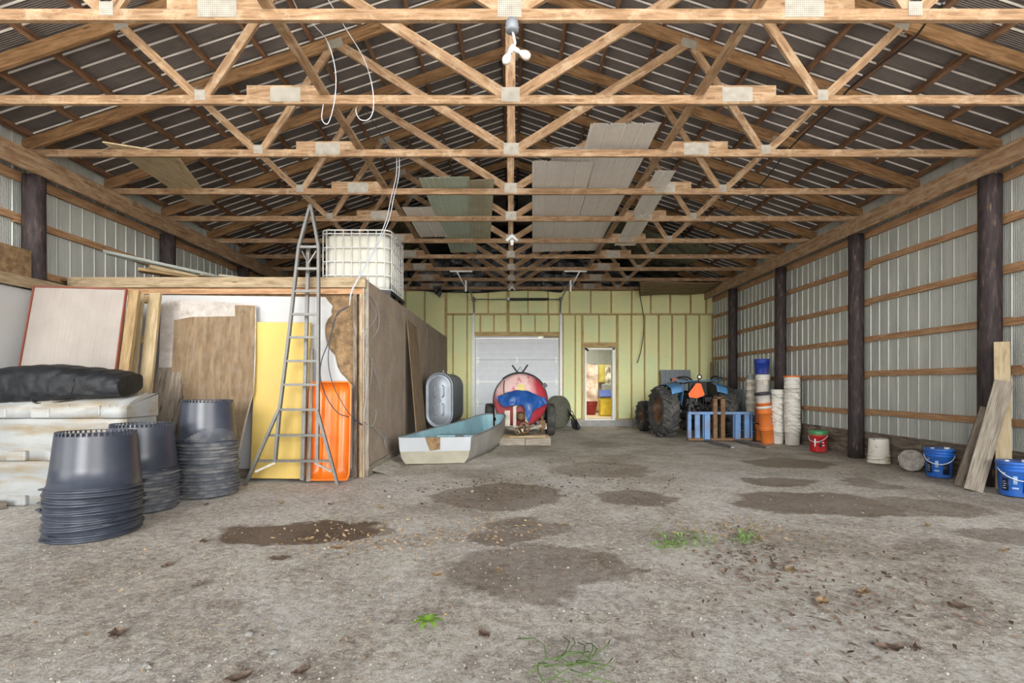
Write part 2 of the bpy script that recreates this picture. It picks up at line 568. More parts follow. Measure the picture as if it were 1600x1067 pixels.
t.color(c); t.set(0.7, 0, 0.3)
M['pink_white'] = t.m
M['red_edge'] = m_plain('faded_red_paint', '#87483a', 0.6)
t = NT('faded_painted_board')
v = t.coords('Object')
f = t.noise(v, 2.2, 6, 0.65)
f3 = t.noise(v, 14, 5, 0.7)
c = t.ramp(f, [(0.35, srgb('#a9a29b')), (0.6, srgb('#bdb6b0')), (0.75, srgb('#8f8478'))])
c = t.mix(0.4, c, t.ramp(f3, [(0.3, (0.25,) * 3), (0.7, (0.7,) * 3)]), 'OVERLAY')
t.color(c); t.set(0.8, 0, 0.2)
M['faded'] = t.m
M['yellow_foam'] = m_plain('yellow_foam_board', '#ccaf60', 0.7, var=0.05, scale=2, dirt='#c2ad78', dirt_amt=0.4)
M['orange'] = m_plain('orange_sled_plastic', '#e27625', 0.3, var=0.08, scale=3)
M['alu'] = m_plain('aluminium', '#747471', 0.45, 0.5, var=0.1, scale=9)
M['galv'] = m_plain('galvanised_plate', '#a8a59b', 0.5, 0.2, var=0.12, scale=30)
M['steel'] = m_plain('steel', '#8f9294', 0.4, 0.8, var=0.1)
M['white_metal'] = m_plain('white_metal', '#dfe1e0', 0.35, 0.0, var=0.04)
M['black'] = m_plain('black_plastic', '#1c1c1e', 0.45, var=0.2)
M['rubber'] = m_plain('tyre_rubber', '#3a3a39', 0.75, var=0.25, scale=9, dirt='#77736b', dirt_amt=0.6)
M['concrete'] = m_plain('concrete', '#9b9b98', 0.9, var=0.12, scale=5, dirt='#7a756c')
M['pot'] = m_plain('dark_pot_plastic', '#3b414e', 0.33, var=0.12, scale=5, dirt='#555861', dirt_amt=0.4, spec=0.6)
M['pot_dusty'] = m_plain('dusty_pot_plastic', '#555a63', 0.5, var=0.14, scale=7, dirt='#9c9b98', dirt_amt=0.75)
# ---------------------------------------------------------------- setting
XW, YB, Y0 = 6.2, 15.2, 3.7     # side walls, back wall, open front

def ground_z(x, y):
    z = 0.012 * noise.noise(Vector((x * 0.9, y * 0.9, 0))) + 0.006 * noise.noise(Vector((x * 3.1, y * 3.1, 4)))
    return z - 0.012
def fgrid(u, v):
    x = -8 + 16 * u; y = -1 + 16.3 * v
    if u in (0, 1): x *= 12
    if v == 0: y = -120.0
    return (x, y, ground_z(x, y) if v > 0 and 0 < u < 1 else -.012)
b = MB(); b.grid(fgrid, 120, 120)
fo = b.build('floor', M['dirt']); tag(fo, 'packed dirt floor with damp patches', kind='structure')

def sheet_profile(n, pitch=0.2, depth=0.014, minor=0.0035, crest=.008):
    """(s, h) points of a ribbed metal sheet along its width"""
    out = []
    for k in range(n):
        s = k * pitch
        out += [(s, 0.0), (s + crest, depth), (s + crest + crest * 1.7, depth), (s + crest * 3.7, 0.0)]
        for j in range(7):
            q = s + .042 + j * .0225
            out += [(q, 0.0), (q + .005, minor), (q + .011, minor), (q + .016, 0.0)]
    return out

def ribbed(b, origin, along, down, L, Wd, inward, skip=0, pitch=0.2, depth=0.014, minor=0.0035, rib_slot=False, crest=.008):
    origin = Vector(origin); along = Vector(along).normalized(); down = Vector(down).normalized(); inward = Vector(inward).normalized()
    pr = sheet_profile(int(round(Wd / pitch)), pitch, depth, minor, crest) + [(Wd, 0)]
    o = len(b.v)
    for s, h in pr:
        p = origin + along * s + inward * h
        b.v.append(tuple(p)); b.v.append(tuple(p + down * L))
    for k in range(len(pr) - 1):
        a = o + 2 * k
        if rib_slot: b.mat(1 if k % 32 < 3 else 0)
        b.face((a, a + 2, a + 3, a + 1), [(pr[k][0], 0), (pr[k + 1][0], 0), (pr[k + 1][0], L), (pr[k][0], L)])

def side_wall(name, sgn):
    b = MB()
    ribbed(b, (sgn * XW, Y0, 4.47), (0, 1, 0), (0, 0, -1), 4.47, YB + .2 - Y0, (-sgn, 0, 0))
    w = b.build(name, M['wall_sheet'])
    tag(w, 'ribbed galvanised sheet side wall on timber girts', kind='structure')
    posts_y = [3.8, 6.22, 8.64, 11.06, 13.46, 15.2]
    zs = [0.79, 1.43, 2.06, 2.69, 3.33]
    for i in range(len(posts_y) - 1):
        for j, z in enumerate(zs):
            dz = random.uniform(-.02, .02)
            m = MB()
            y0, y1 = posts_y[i] - random.uniform(0.12, .28), posts_y[i + 1] + random.uniform(0.0, 0.1)
            y1 = min(y1, YB - .02); y0 = max(y0, Y0)
            ox = 0.0 if (i + j) % 2 else 0.002
            m.bar((sgn * (XW - .026 - ox), y0, z + dz), (sgn * (XW - .026 - ox), y1, z + dz + random.uniform(-.01, .01)), .04, .09)
            m.build('girt', M['girt'], w)
    return w
wr = side_wall('wall_right', 1)
wl = side_wall('wall_left', -1)
for sgn, w in ((1, wr), (-1, wl)):
    for k, (z0, z1, th) in enumerate(((-.03, .22, .05), (.225, .44, .045))):
        m = MB()
        for a, c in ((Y0, 7.4), (7.42, 11.3), (11.32, YB)):
            m.bar((sgn * (XW - .02), a, (z0 + z1) / 2), (sgn * (XW - .02), c, (z0 + z1) / 2), th, z1 - z0)
        m.build('kickboard', M['kick'], w, bevel=.004)

# posts and eave beams
for sgn in (1, -1):
    side = 'ribbed wall behind the pails' if sgn > 0 else 'wall above the white bins'
    for i, y in enumerate([3.8, 6.22, 8.64, 11.06, 13.46]):
        o = empty('barn_post', (sgn * 6.03, y, 0))
        lab = {(1, 0): 'dark post at the open front end of the bucket side', (1, 1): 'dark creosoted post with grey planks leaned against it',
               (1, 2): 'dark creosoted post between the red pail and the upside-down white pail', (1, 3): 'dark creosoted post rising behind the tall white bucket stacks',
               (1, 4): 'dark creosoted post beside the back corner, behind the tractor', (-1, 0): 'dark post at the open front end of the storage side',
               (-1, 1): 'dark creosoted post behind the red-edged panel', (-1, 2): 'dark post rising behind the storage room roof, by the loose boards',
               (-1, 3): 'dark post above the storage room roof, just behind the ladder', (-1, 4): 'dark post beyond the storage room by the water tank'}[(sgn, i)]
        tag(o, lab, 'post', 'creosoted wall posts')
        m = MB()
        r = .118
        prof = []
        for k in range(14):
            z = -0.05 + k * (3.93 / 13)
            prof.append((r * (1.03 - .05 * k / 13) + .004 * noise.noise(Vector((k * 1.3, i, sgn))), z))
        m.lathe(prof, 14, cap0=True, cap1=True)
        m.build('shaft', M['post'], o)
        if not (sgn > 0 and i == 0) and not (sgn < 0 and i == 0):
            n_ = MB(); n_.bar((sgn * .06, .16, 3.2), (sgn * .06, .16, 3.87), .035, .09, up=(0, 1, 0)); n_.build('nailer', M['girt'], o)
    beam = MB()
    for a, c in ((Y0 + .05, 8.6), (8.6, 13.5), (13.5, YB - .05)):
        beam.bar((sgn * 5.93, a, 4.005), (sgn * 5.93, c, 4.005), .045, .25)
    e = beam.build('eave_beam', M['beam'])
    tag(e, 'long rough eave beam carrying the trusses above the ' + side, 'beam', 'eave beams')
    m2 = MB(); m2.bar((sgn * 6.172, Y0 + .05, 3.86), (sgn * 6.172, YB - .05, 3.86), .036, .12)
    m2.build('inner_plate', M['girt'], e)

# roof: sheets and purlins
SL = math.atan(1 / 3)
rb = MB()
ztop = 4.16 + 2.28 + .085
for sgn in (1, -1):
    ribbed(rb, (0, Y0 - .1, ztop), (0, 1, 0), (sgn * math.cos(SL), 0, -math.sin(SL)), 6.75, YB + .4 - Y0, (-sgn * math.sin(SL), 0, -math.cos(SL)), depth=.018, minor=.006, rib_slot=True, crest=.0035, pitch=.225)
roof = rb.build('ceiling', [M['roof_sheet'], M['rib_light']])
tag(roof, 'ribbed metal roof underside on purlins', kind='structure')
for sgn in (1, -1):
    for k in range(11):
        x = .14 + .6 * k
        z = 4.16 + 2.28 - x / 3 + .045
        m = MB()
        m.bar((sgn * x, Y0 - .05, z), (sgn * x, YB + .1, z), .05, .08, up=(sgn * math.sin(SL), 0, math.cos(SL)))
        m.build('purlin', M['purlin'], roof)

# trusses (local: chord bottom at z=0, plane y=0, centre x=0)
def zt(x, top=True):
    return (2.28 if top else 2.122) - abs(x) / 3
def make_truss(label):
    o = empty('roof_truss', (0, 0, 0), 0, label, 'roof truss', 'timber roof trusses')
    T = .038
    m = MB()
    m.bar((-6.15, 0, .0445), (-2.35, 0, .0445), T, .089).bar((-2.35, 0, .0445), (2.35, 0, .0445), T, .089).bar((2.35, 0, .0445), (6.15, 0, .0445), T, .089)
    m.build('bottom_chord', M['truss'], o)
    for s in (-1, 1):
        m = MB(); zc = 2.201
        m.bar((s * .0, 0, zc), (s * 6.25, 0, zc - 6.25 / 3), T, .15); m.build('top_chord', M['truss_dark'], o)
    def web(p, q, w=.089):
        m = MB(); m.bar((p[0], 0, p[1]), (q[0], 0, q[1]), T * .95, w); m.build('web_member', M['truss'], o)
    web((-.01, .05), (-.01, 2.14), .1)
    for s in (-1, 1):
        web((s * .07, .10), (s * 2.2, zt(2.2, False) + .03), .11)
        web((s * 2.3, zt(2.3, False) + .02), (s * 3.16, .09))
        web((s * 3.26, .09), (s * 4.03, zt(4.03, False) + .03))
        m = MB(); m.box(s * 2.35 - .38, s * 2.35 + .38, -T * .48, T * .48, .089, .19)
        m.build('splice_block', M['truss'], o)
    def plate(x, z, w, h, rot=0):
        m = MB()
        M2 = Matrix.Rotation(rot, 3, 'Y')
        for y0, y1 in ((-T / 2 - .003, -T / 2 - .0003), (T / 2 + .0003, T / 2 + .003)):
            pts = [M2 @ Vector((a * w / 2, 0, c * h / 2)) + Vector((x, y0, z)) for a, c in ((-1, -1), (1, -1), (1, 1), (-1, 1))]
            m.prism(pts, (0, 1, 0), y1 - y0)
        m.build('gusset_plate', M['gusset'], o)
    plate(-.01, .095, .19, .15)
    for s in (-1, 1):
        plate(s * 2.33, .095, .31, .15)
        plate(s * 3.21, .09, .11, .11)
        plate(s * 2.24, zt(2.24, False) + .05, .2, .11, s * SL)
        plate(s * 4.03, zt(4.03, False) + .04, .14, .1, s * SL)
    plate(0, 2.13, .2, .16)
    return o
# punched nail plates
t = NT('punched_nail_plate')
v = t.coords('Object', (62, 1, 62))
wv = t.n('ShaderNodeVectorMath', operation='FRACTION'); t.l(v, wv.inputs[0])
sb = t.n('ShaderNodeVectorMath', operation='SUBTRACT'); t.l(wv.outputs[0], sb.inputs[0]); sb.inputs[1].default_value = (.5, .5, .5)
sp = t.n('ShaderNodeSeparateXYZ'); t.l(sb.outputs[0], sp.inputs[0])
d = t.math('ADD', t.math('MULTIPLY', sp.outputs[0], sp.outputs[0]), t.math('MULTIPLY', sp.outputs[2], sp.outputs[2]))
k = t.math('LESS_THAN', d, 0.06)
f = t.noise(t.coords('Object'), 14, 4)
c = t.ramp(f, [(0.3, srgb('#8f8a7f')), (0.7, srgb('#a8a499'))])
c = t.mix(t.math('MULTIPLY', k, 0.75), c, srgb('#5d5345'))
t.color(c); t.set(0.5, 0.2)
M['gusset'] = t.m

TY = [3.93, 5.1, 6.25, 7.5, 8.72, 10.03, 11.25, 12.47, 13.69, 14.91]
TL = ['wooden roof truss at the open front with a junction box under its centre', 'second wooden roof truss in from the open front',
      'third roof truss in, the loose plywood scrap laid on its chord', 'fourth roof truss in, long sheets resting across it',
      'fifth roof truss in, just in front of the caged tank', 'sixth roof truss in, small twin lamp under its centre',
      'seventh roof truss in, where the loose metal sheets end', 'eighth roof truss in, carrying the white door-track hangers',
      'ninth roof truss in, second from the yellow back wall', 'last roof truss, tight against the yellow back wall']
tr0 = make_truss(TL[0])
tr0.location = (-.01, TY[0], 4.15)
for y, lab in zip(TY[1:], TL[1:]):
    c_ = copy_tree(tr0)
    c_.location = (-.01 + random.uniform(-.01, .01), y, 4.15 + random.uniform(-.006, .004))
    c_['label'] = lab

# long braces on the chords
for s, lab in ((-1, 'long rough brace board laid along the trusses over the ladder side'), (1, 'long rough brace board laid along the trusses over the tractor side')):
    m = MB()
    ys = [3.75, 7.6, 11.4, 15.1]
    for a, c in zip(ys[:-1], ys[1:]):
        m.bar((s * 1.94, a, 4.263), (s * 1.93, c, 4.263), .085, .04)
    o = m.build('brace_board', M['truss']); tag(o, lab, 'board', 'long truss braces')
    m = MB()
    m.prism([(s * 1.93 - .03, 3.75, 4.286), (s * 1.93 + .03, 3.75, 4.286), (s * 1.93 + .03, 4.2, 4.286), (s * 1.93 - .03, 4.2, 4.286)], (0, 0, 1), .004)
    m.prism([(s * 1.93 - .046, 3.75, 4.24), (s * 1.93 - .046, 4.2, 4.24), (s * 1.93 - .046, 4.2, 4.29), (s * 1.93 - .046, 3.75, 4.29)], (-1, 0, 0), .003)
    m.build('steel_angle', M['steel'], o)
# back wall ------------------------------------------------------
def bx(px): return (px - 800) * YB / F
def bz(py): return EYE + (602 - py) * YB / F
m = MB()
def foam_panel(x0, x1, z0, z1):
    nx = max(2, int((x1 - x0) / .12)); nz = max(2, int((z1 - z0) / .12))
    def fn(u, v):
        x = x0 + (x1 - x0) * u; z = z0 + (z1 - z0) * v
        e = min(u, 1 - u, v, 1 - v)
        return (x, YB + .035 - .025 * min(1, e * 8) + .012 * noise.noise(Vector((x * 3, z * 3, 0))), z)
    m.grid(fn, nx, nz)
GX0, GX1 = bx(742), bx(874)
DX0, DX1, DZ0, DZ1 = bx(913.5), bx(961), .2, bz(544)
railz = bz(491)
foam_panel(-XW, bx(697), .2, 4.3)
foam_panel(bx(697), XW, railz, 4.3)
foam_panel(bx(697), GX0, .2, railz)
foam_panel(GX0, GX1, bz(523), railz)
foam_panel(GX1, DX0, .2, railz)
foam_panel(DX0, DX1, DZ1, railz)
foam_panel(DX1, XW, .2, railz)
wb = m.build('wall_back', M['foam'])
tag(wb, 'back wall of yellow spray foam between timber studs', kind='structure')
def stud(x0, z0, z1, w=.038, mat='stud'):
    s_ = MB(); s_.bar((x0, YB - .015, z0), (x0, YB - .015, z1), w, .06, up=(0, 1, 0)); s_.build('stud', M[mat], wb)
for px in (634, 664, 612, 590):
    stud(bx(px), .2, 4.2)
stud(bx(697), .2, 4.2, .07)
for px in (730.5, 763, 825, 856.5, 890, 923, 955, 987, 1016.6, 1047, 1079, 1103):
    stud(bx(px), railz + .03, 4.2)
stud(bx(794), railz - .6, 4.2, .09)
for px in (708, 730, 899, 986.6, 1007, 1029, 1050, 1071.5, 1092.5):
    stud(bx(px), .2, railz - .03)
for px in (740, 879, 910, 964.6, 1114):
    stud(bx(px), .2, railz - .03, .06)
for px in (750.6, 772, 814, 836, 857.6, 936):
    stud(bx(px), (DZ1 + .05 if px == 936 else bz(520)), railz - .03)
for (x0, x1, z, w) in ((bx(697), bx(1117), railz, .05), (-XW, XW, 4.19, .06), (GX0 - .03, GX1 + .03, bz(522), .13), (bx(910), bx(965), DZ1 + .10, .15), (-XW, GX0, .215, .03), (GX1, DX0, .215, .03), (DX1, XW, .215, .03)):
    s_ = MB(); s_.bar((x0, YB - .02, z), (x1, YB - .02, z), .07, w); s_.build('stud_plate', M['stud'], wb)
s_ = MB()
for a, c in ((-XW, GX0 - .01), (GX1 + .01, XW)):
    s_.box(a, c, YB - .08, YB + .1, -.05, .2)
s_.build('footing', M['concrete'], wb)
# gable above
g = MB(); g.prism([(-XW, YB + .05, 4.15), (XW, YB + .05, 4.15), (XW, YB + .05, 4.5), (0, YB + .05, 6.56), (-XW, YB + .05, 4.5)], (0, 1, 0), .03)
g.build('gable', M['black'], wb)

# storage room (partition walls) -------------------------------------------
XS, YS, ZS = -2.0, 6.7, 2.70
m = MB(); m.prism([(XS - .06, YS + .05, 0), (-XW + .08, YS + .05, 0), (-XW + .08, YS + .05, ZS - .1), (XS - .06, YS + .05, ZS - .1)][::-1], (0, 1, 0), .02)
pf = m.build('wall_partition_front', M['osb_dark']); tag(pf, 'front wall of the storage room, brown strand board under torn white foam', kind='structure')
def fp(px, py, y=YS):
    return at(px, py, y)
torn = [(508, 464), (512, 470), (519, 478), (517, 486), (518, 492), (512, 498), (508, 506), (507, 516), (508, 528), (511, 540), (517, 549), (523, 556), (525, 566), (527, 574), (532, 583), (540, 591), (547, 599), (553, 604), (553, 742)]
pts = [tuple(at(px, py, YS)) for px, py in torn]
pts += [(-XW + .1, YS, .12), (-XW + .1, YS, ZS - .2)]
pts = [(p[0], YS + .01, max(.1, p[2])) for p in pts]
m = MB(); m.prism(pts, (0, 1, 0), .03)
m.build('torn_foam_panel', M['white_panel'], pf)
m = MB(); m.bar((-XW + .2, YS - .03, ZS - .06), (XS + .02, YS - .03, ZS - .06), .05, .14); m.build('header_board', M['header'], pf, bevel=.003)
m = MB(); m.bar((-XW + .2, YS - .005, ZS - .175), (XS - .02, YS - .005, ZS - .175), .04, .075); m.build('top_plate', M['girt'], pf)
m = MB(); m.bar((-XW + .1, YS - .01, .05), (XS - .15, YS - .01, .05), .04, .13); m.build('sill_board', M['kick'], pf)
for dx in (-.045, -.13):
    m = MB(); m.bar((XS + dx, YS - .005 + (.012 if dx < -.1 else 0), 0), (XS + dx, YS - .005 + (.012 if dx < -.1 else 0), ZS - .21), .04 if dx > -.1 else .05, .05, up=(0, 1, 0)); m.build('corner_stud', M['header' if dx > -.1 else 'kick'], pf)
m = MB(); m.prism([(XS, YS - .03, 0), (XS, YB - .08, 0), (XS, YB - .08, ZS + .02), (XS, YS - .03, ZS)], (-1, 0, 0), .02)
ps = m.build('wall_partition_side', M['osb']); tag(ps, 'long brown strand-board side wall of the storage room', kind='structure')
m = MB(); m.bar((XS + .015, YS + .05, .07), (XS + .015, 10.6, .07), .03, .13); m.build('skirt_board', M['grey_wood'], ps)
for y in (9.15, 11.6, 14.0):
    m = MB(); m.bar((XS + .002, y, .1), (XS + .002, y, ZS - .02), .006, .012, up=(1, 0, 0)); m.build('sheet_joint', M['kick'], ps)
m = MB(); m.bar((XS + .012, YS + .02, .1), (XS + .012, YS + .02, ZS - .01), .02, .07, up=(1, 0, 0)); m.build('corner_trim', M['grey_wood'], ps)
m = MB(); m.box(-XW + .05, XS - .025, YS + .0, YB - .1, ZS - .03, ZS); rf = m.build('ceiling_storage_room', M['osb_dark']); tag(rf, kind='structure')
# left wall lining in front of the storage room
m = MB(); m.prism([(-5.93, Y0, .1), (-5.93, YS - .06, .1), (-5.93, YS - .06, 2.42), (-5.93, Y0, 2.42)], (-1, 0, 0), .03)
m.build('foam_lining', M['white_panel'], wl)
m = MB(); m.bar((-5.90, Y0, 2.50), (-5.90, YS - .08, 2.50), .05, .13); m.build('ledger_board', M['header'], wl)
m = MB(); m.prism([(-5.9, Y0, 2.565), (-5.9, 6.05, 2.565), (-5.9, 6.05, 2.9), (-5.9, Y0, 2.9)], (-1, 0, 0), .02); m.build('strand_board_strip', M['osb_dark'], wl)

# overhead door ------------------------------------------------------------
door = empty('door_1', (0, 0, 0)); tag(door, 'white sectional overhead door with steel tracks', kind='structure')
zt_, zb_ = bz(527.5), .0
hs = (zt_ - zb_) / 4
M['door_white'] = m_plain('white_door_steel', '#c6ccd2', 0.4, 0.0, var=0.03)
for k in range(4):
    m = MB(); m.box(GX0 + .02, GX1 - .02, YB + .02, YB + .06, zb_ + k * hs + .005, zb_ + (k + 1) * hs - .005)
    for q in range(3):
        zz = zb_ + k * hs + hs * (q + 1) / 4
        m.box(GX0 + .1, GX1 - .1, YB + .015, YB + .021, zz - .008, zz + .008)
    m.build('door_section', M['door_white'], door, bevel=.004)
for z in (zt_ - .035, zb_ + 2 * hs):
    m = MB(); m.box(GX0 + .02, GX1 - .02, YB - .005, YB + .02, z - .02, z + .02); m.build('stiffener_rail', M['white_metal'], door)
for k in range(1, 4):
    for x in (GX0 + .1, GX1 - .1, (GX0 + GX1) / 2):
        if x not in (GX0 + .1, GX1 - .1) and k != 3: continue
        m = MB(); m.box(x - .03, x + .03, YB - .01, YB + .018, zb_ + k * hs - .09, zb_ + k * hs - .02).box(x - .03, x + .03, YB - .01, YB + .018, zb_ + k * hs + .02, zb_ + k * hs + .09).box(x - .015, x + .015, YB - .02, YB + .018, zb_ + k * hs - .03, zb_ + k * hs + .03)
        m.build('hinge', M['white_metal'], door)
for s, x in ((-1, GX0 - .02), (1, GX1 + .02)):
    m = MB()
    m.box(x - .015, x + .015, YB - .12, YB - .03, .05, 3.5)
    m.box(x + s * .035 - .03, x + s * .035 + .03, YB - .05, YB - .04, .3, 3.5)
    m.build('vertical_track', M['white_metal'], door)
    arc = [(x, YB - .1, 3.45)] + [(x + .0 * a, YB - .1 - .38 * (1 - math.cos(R(a))), 3.45 + .38 * math.sin(R(a))) for a in range(10, 91, 10)] + [(x + s * .0, 12.5, 3.88)]
    m = MB(); m.tube(arc, .022, 6); m.build('curved_track', M['steel'], door)
    hx = x - (-s) * .12
    m = MB()
    m.bar((hx - .28 * 1, 12.45, 4.13), (hx + .28, 12.45, 4.13), .04, .03).bar((hx - s * -.1, 12.45, 4.13), (x, 12.45, 3.7), .03, .02).bar((hx + s * .12 , 12.45, 4.13), (x, 12.45, 3.7), .03, .02)
    m.box(x - .02, x + .02, 12.43, 12.47, 3.62, 3.9)
    m.build('track_hanger', M['white_metal'], door)
    m = MB(); m.lathe([(.0, -.03), (.07, -.03), (.07, .03), (0, .03)], 16, c=(x + s * .0, YB - .17, bz(469)), M=Matrix.Rotation(R(90), 3, 'Y')); m.build('cable_drum', M['steel'], door)
m = MB(); m.tube([(GX0 - .1, YB - .17, bz(469)), (GX1 + .1, YB - .17, bz(469))], .014, 8); m.build('torsion_shaft', M['steel'], door)
hel = [(bx(796) + (bx(857) - bx(796)) * k / 240, YB - .17 + .034 * math.cos(k * .9), bz(469) + .034 * math.sin(k * .9)) for k in range(241)]
m = MB(); m.tube(hel, .012, 5); m.build('torsion_spring', M['black'], door)
m = MB(); m.box(bx(793), bx(796.5), YB - .22, YB - .02, bz(469) - .05, bz(469) + .05); m.build('spring_bracket', M['steel'], door)

# man door and the lit room beyond it ----------------------------------------
d2 = empty('door_2', (0, 0, 0)); tag(d2, 'open doorway with white frame into a lit back room', kind='structure')
m = MB(); m.box(DX0, DX0 + .05, YB - .05, YB + .15, DZ0, DZ1).box(DX1 - .09, DX1 - .02, YB - .05, YB + .15, DZ0, DZ1).box(DX0, DX1 - .02, YB - .05, YB + .15, DZ1 - .05, DZ1)
m.build('door_frame', M['white_metal'], d2)
m = MB(); m.bar((DX1 - .05, YB + .17, (DZ0 + DZ1) / 2 - .02), (DX1 + .42, YB + .92, (DZ0 + DZ1) / 2 - .02), .04, DZ1 - DZ0 - .08); m.build('door_leaf', M['white_metal'], d2)
m = MB(); m.tube([(DX0 + .03, YB - .06, DZ1 - .02), (DX0 + .1, YB - .09, DZ1 - .08)], .03, 8); m.build('door_closer', M['black'], d2)
m = MB(); m.box(DX0, DX1, YB - .1, YB + .2, DZ0 - .02, DZ0 + .01); m.build('threshold', M['white_metal'], d2)
RX0, RX1, RY1 = 1.0, 5.2, 19.2
m = MB(); m.box(RX0, RX1, YB + .1, RY1, .14, .2); o = m.build('floor_back_room', m_plain('tan_room_floor', '#d9c7a6', .6, var=.05)); tag(o, kind='structure')
m = MB(); ribbed(m, (RX0, RY1, 3.0), (1, 0, 0), (0, 0, -1), 2.85, RX1 - RX0, (0, -1, 0)); o = m.build('wall_room_back', M['wall_sheet']); tag(o, kind='structure')
m = MB(); m.box(RX0 - .05, RX0, YB + .1, RY1, .2, 3.0).box(RX1, RX1 + .05, YB + .1, RY1, .2, 3.0); o = m.build('wall_room_sides', M['white_panel']); tag(o, kind='structure')
m = MB(); m.box(RX0, RX1, YB + .1, RY1, 3.0, 3.05); o = m.build('ceiling_back_room', M['white_panel']); tag(o, kind='structure')
add_light('back_room_fill', 'AREA', (3.0, 17.2, 2.9), (0, 0, 0), 75, (1, .93, .8), size=1.2)  # unseen area light added to brighten the room behind the doorway
# ================================================================ left side of the barn
# nursery pots, upside down and nested --------------------------------------
PH = .48
def pot_mesh(name, fins, mat):
    b = MB()
    prof = [(.322, .0), (.336, .001), (.338, .014), (.334, .018), (.322, .020), (.320, .030), (.327, .031), (.327, .034), (.318, .036)] + ([(.300, .20), (.279, .448)] if fins else [(.284, .20), (.248, .40)])
    b.lathe(prof, 56)
    if fins:
        b.lathe([(.279, .448), (.262, .449), (.262, .452)], 56)
        b.lathe([(.262, .452), (.255, .44), (.0, .44)], 56)
        b.lathe([(.262, PH - .006), (.274, PH - .006), (.274, PH), (.262, PH), (.262, PH - .006)], 56)
        for k in range(46):
            a = 2 * math.pi * k / 46
            c, s = math.cos(a), math.sin(a)
            b.bar((c * .27, s * .27, .445), (c * .268, s * .268, PH - .002), .013, .014, up=(c, s, 0))
    # two flat handles standing out of the rim
    for a0 in (0.0, math.pi):
        pts = []
        n = 8
        for k in range(n + 1):
            a = a0 - .2 + .4 * k / n
            pts.append((math.cos(a) * .334, math.sin(a) * .334, .018))
        for k in range(n, -1, -1):
            a = a0 - .2 + .4 * k / n
            rr = .334 + .028 * min(1, 3 * min(k, n - k) / n)
            pts.append((math.cos(a) * rr, math.sin(a) * rr, .018))
        b.prism(pts, (0, 0, 1), .008)
    return b.mesh(name, mat)
pm_top = pot_mesh('nursery_pot', True, M['pot'])
pm = pot_mesh('nursery_pot_rim', False, M['pot'])
pm_d = pot_mesh('nursery_pot_dusty', False, M['pot_dusty'])
pm_dt = pot_mesh('nursery_pot_dusty_top', True, M['pot'])
STK = [(-3.57, 4.22, 11, .0375, pm, 'the stack before the white bins', 'pots of the front stack', 0.03),
       (-3.79, 5.05, 12, .0345, pm_d, 'the middle pot stack', 'pots of the middle stack', 0.0),
       (-3.53, 5.72, 17, .0375, pm_d, 'the tall stack by the plywood', 'pots of the tall stack', -0.0)]
for (x, y, n, dz, mesh, place, grp, tilt) in STK:
    for k in range(n):          # k = 0 is the lowest
        o = bpy.data.objects.new('nursery_pot', pm_top if k == n - 1 else mesh)
        COL.objects.link(o)
        j = .009
        o.location = (x + random.uniform(-j, j), y + random.uniform(-j, j), .004 + k * dz)
        o.rotation_euler = (random.uniform(-.012, .012) + (.02 if tilt else 0), random.uniform(-.012, .012) - tilt, random.uniform(0, 6.28))
        if mesh is pm_d:
            s = .97 if n < 15 else .95
            o.scale = (s, s, 1)
        r = n - 1 - k
        if r == 0:
            lab = 'dark blue-grey nursery pot, upside down, crowning ' + place
        else:
            lab = '%s nursery pot rim, %s from the top in %s' % ('dusty grey' if mesh is pm_d else 'dark grey', ORD[r], place)
        tag(o, lab, 'plant pot', grp)

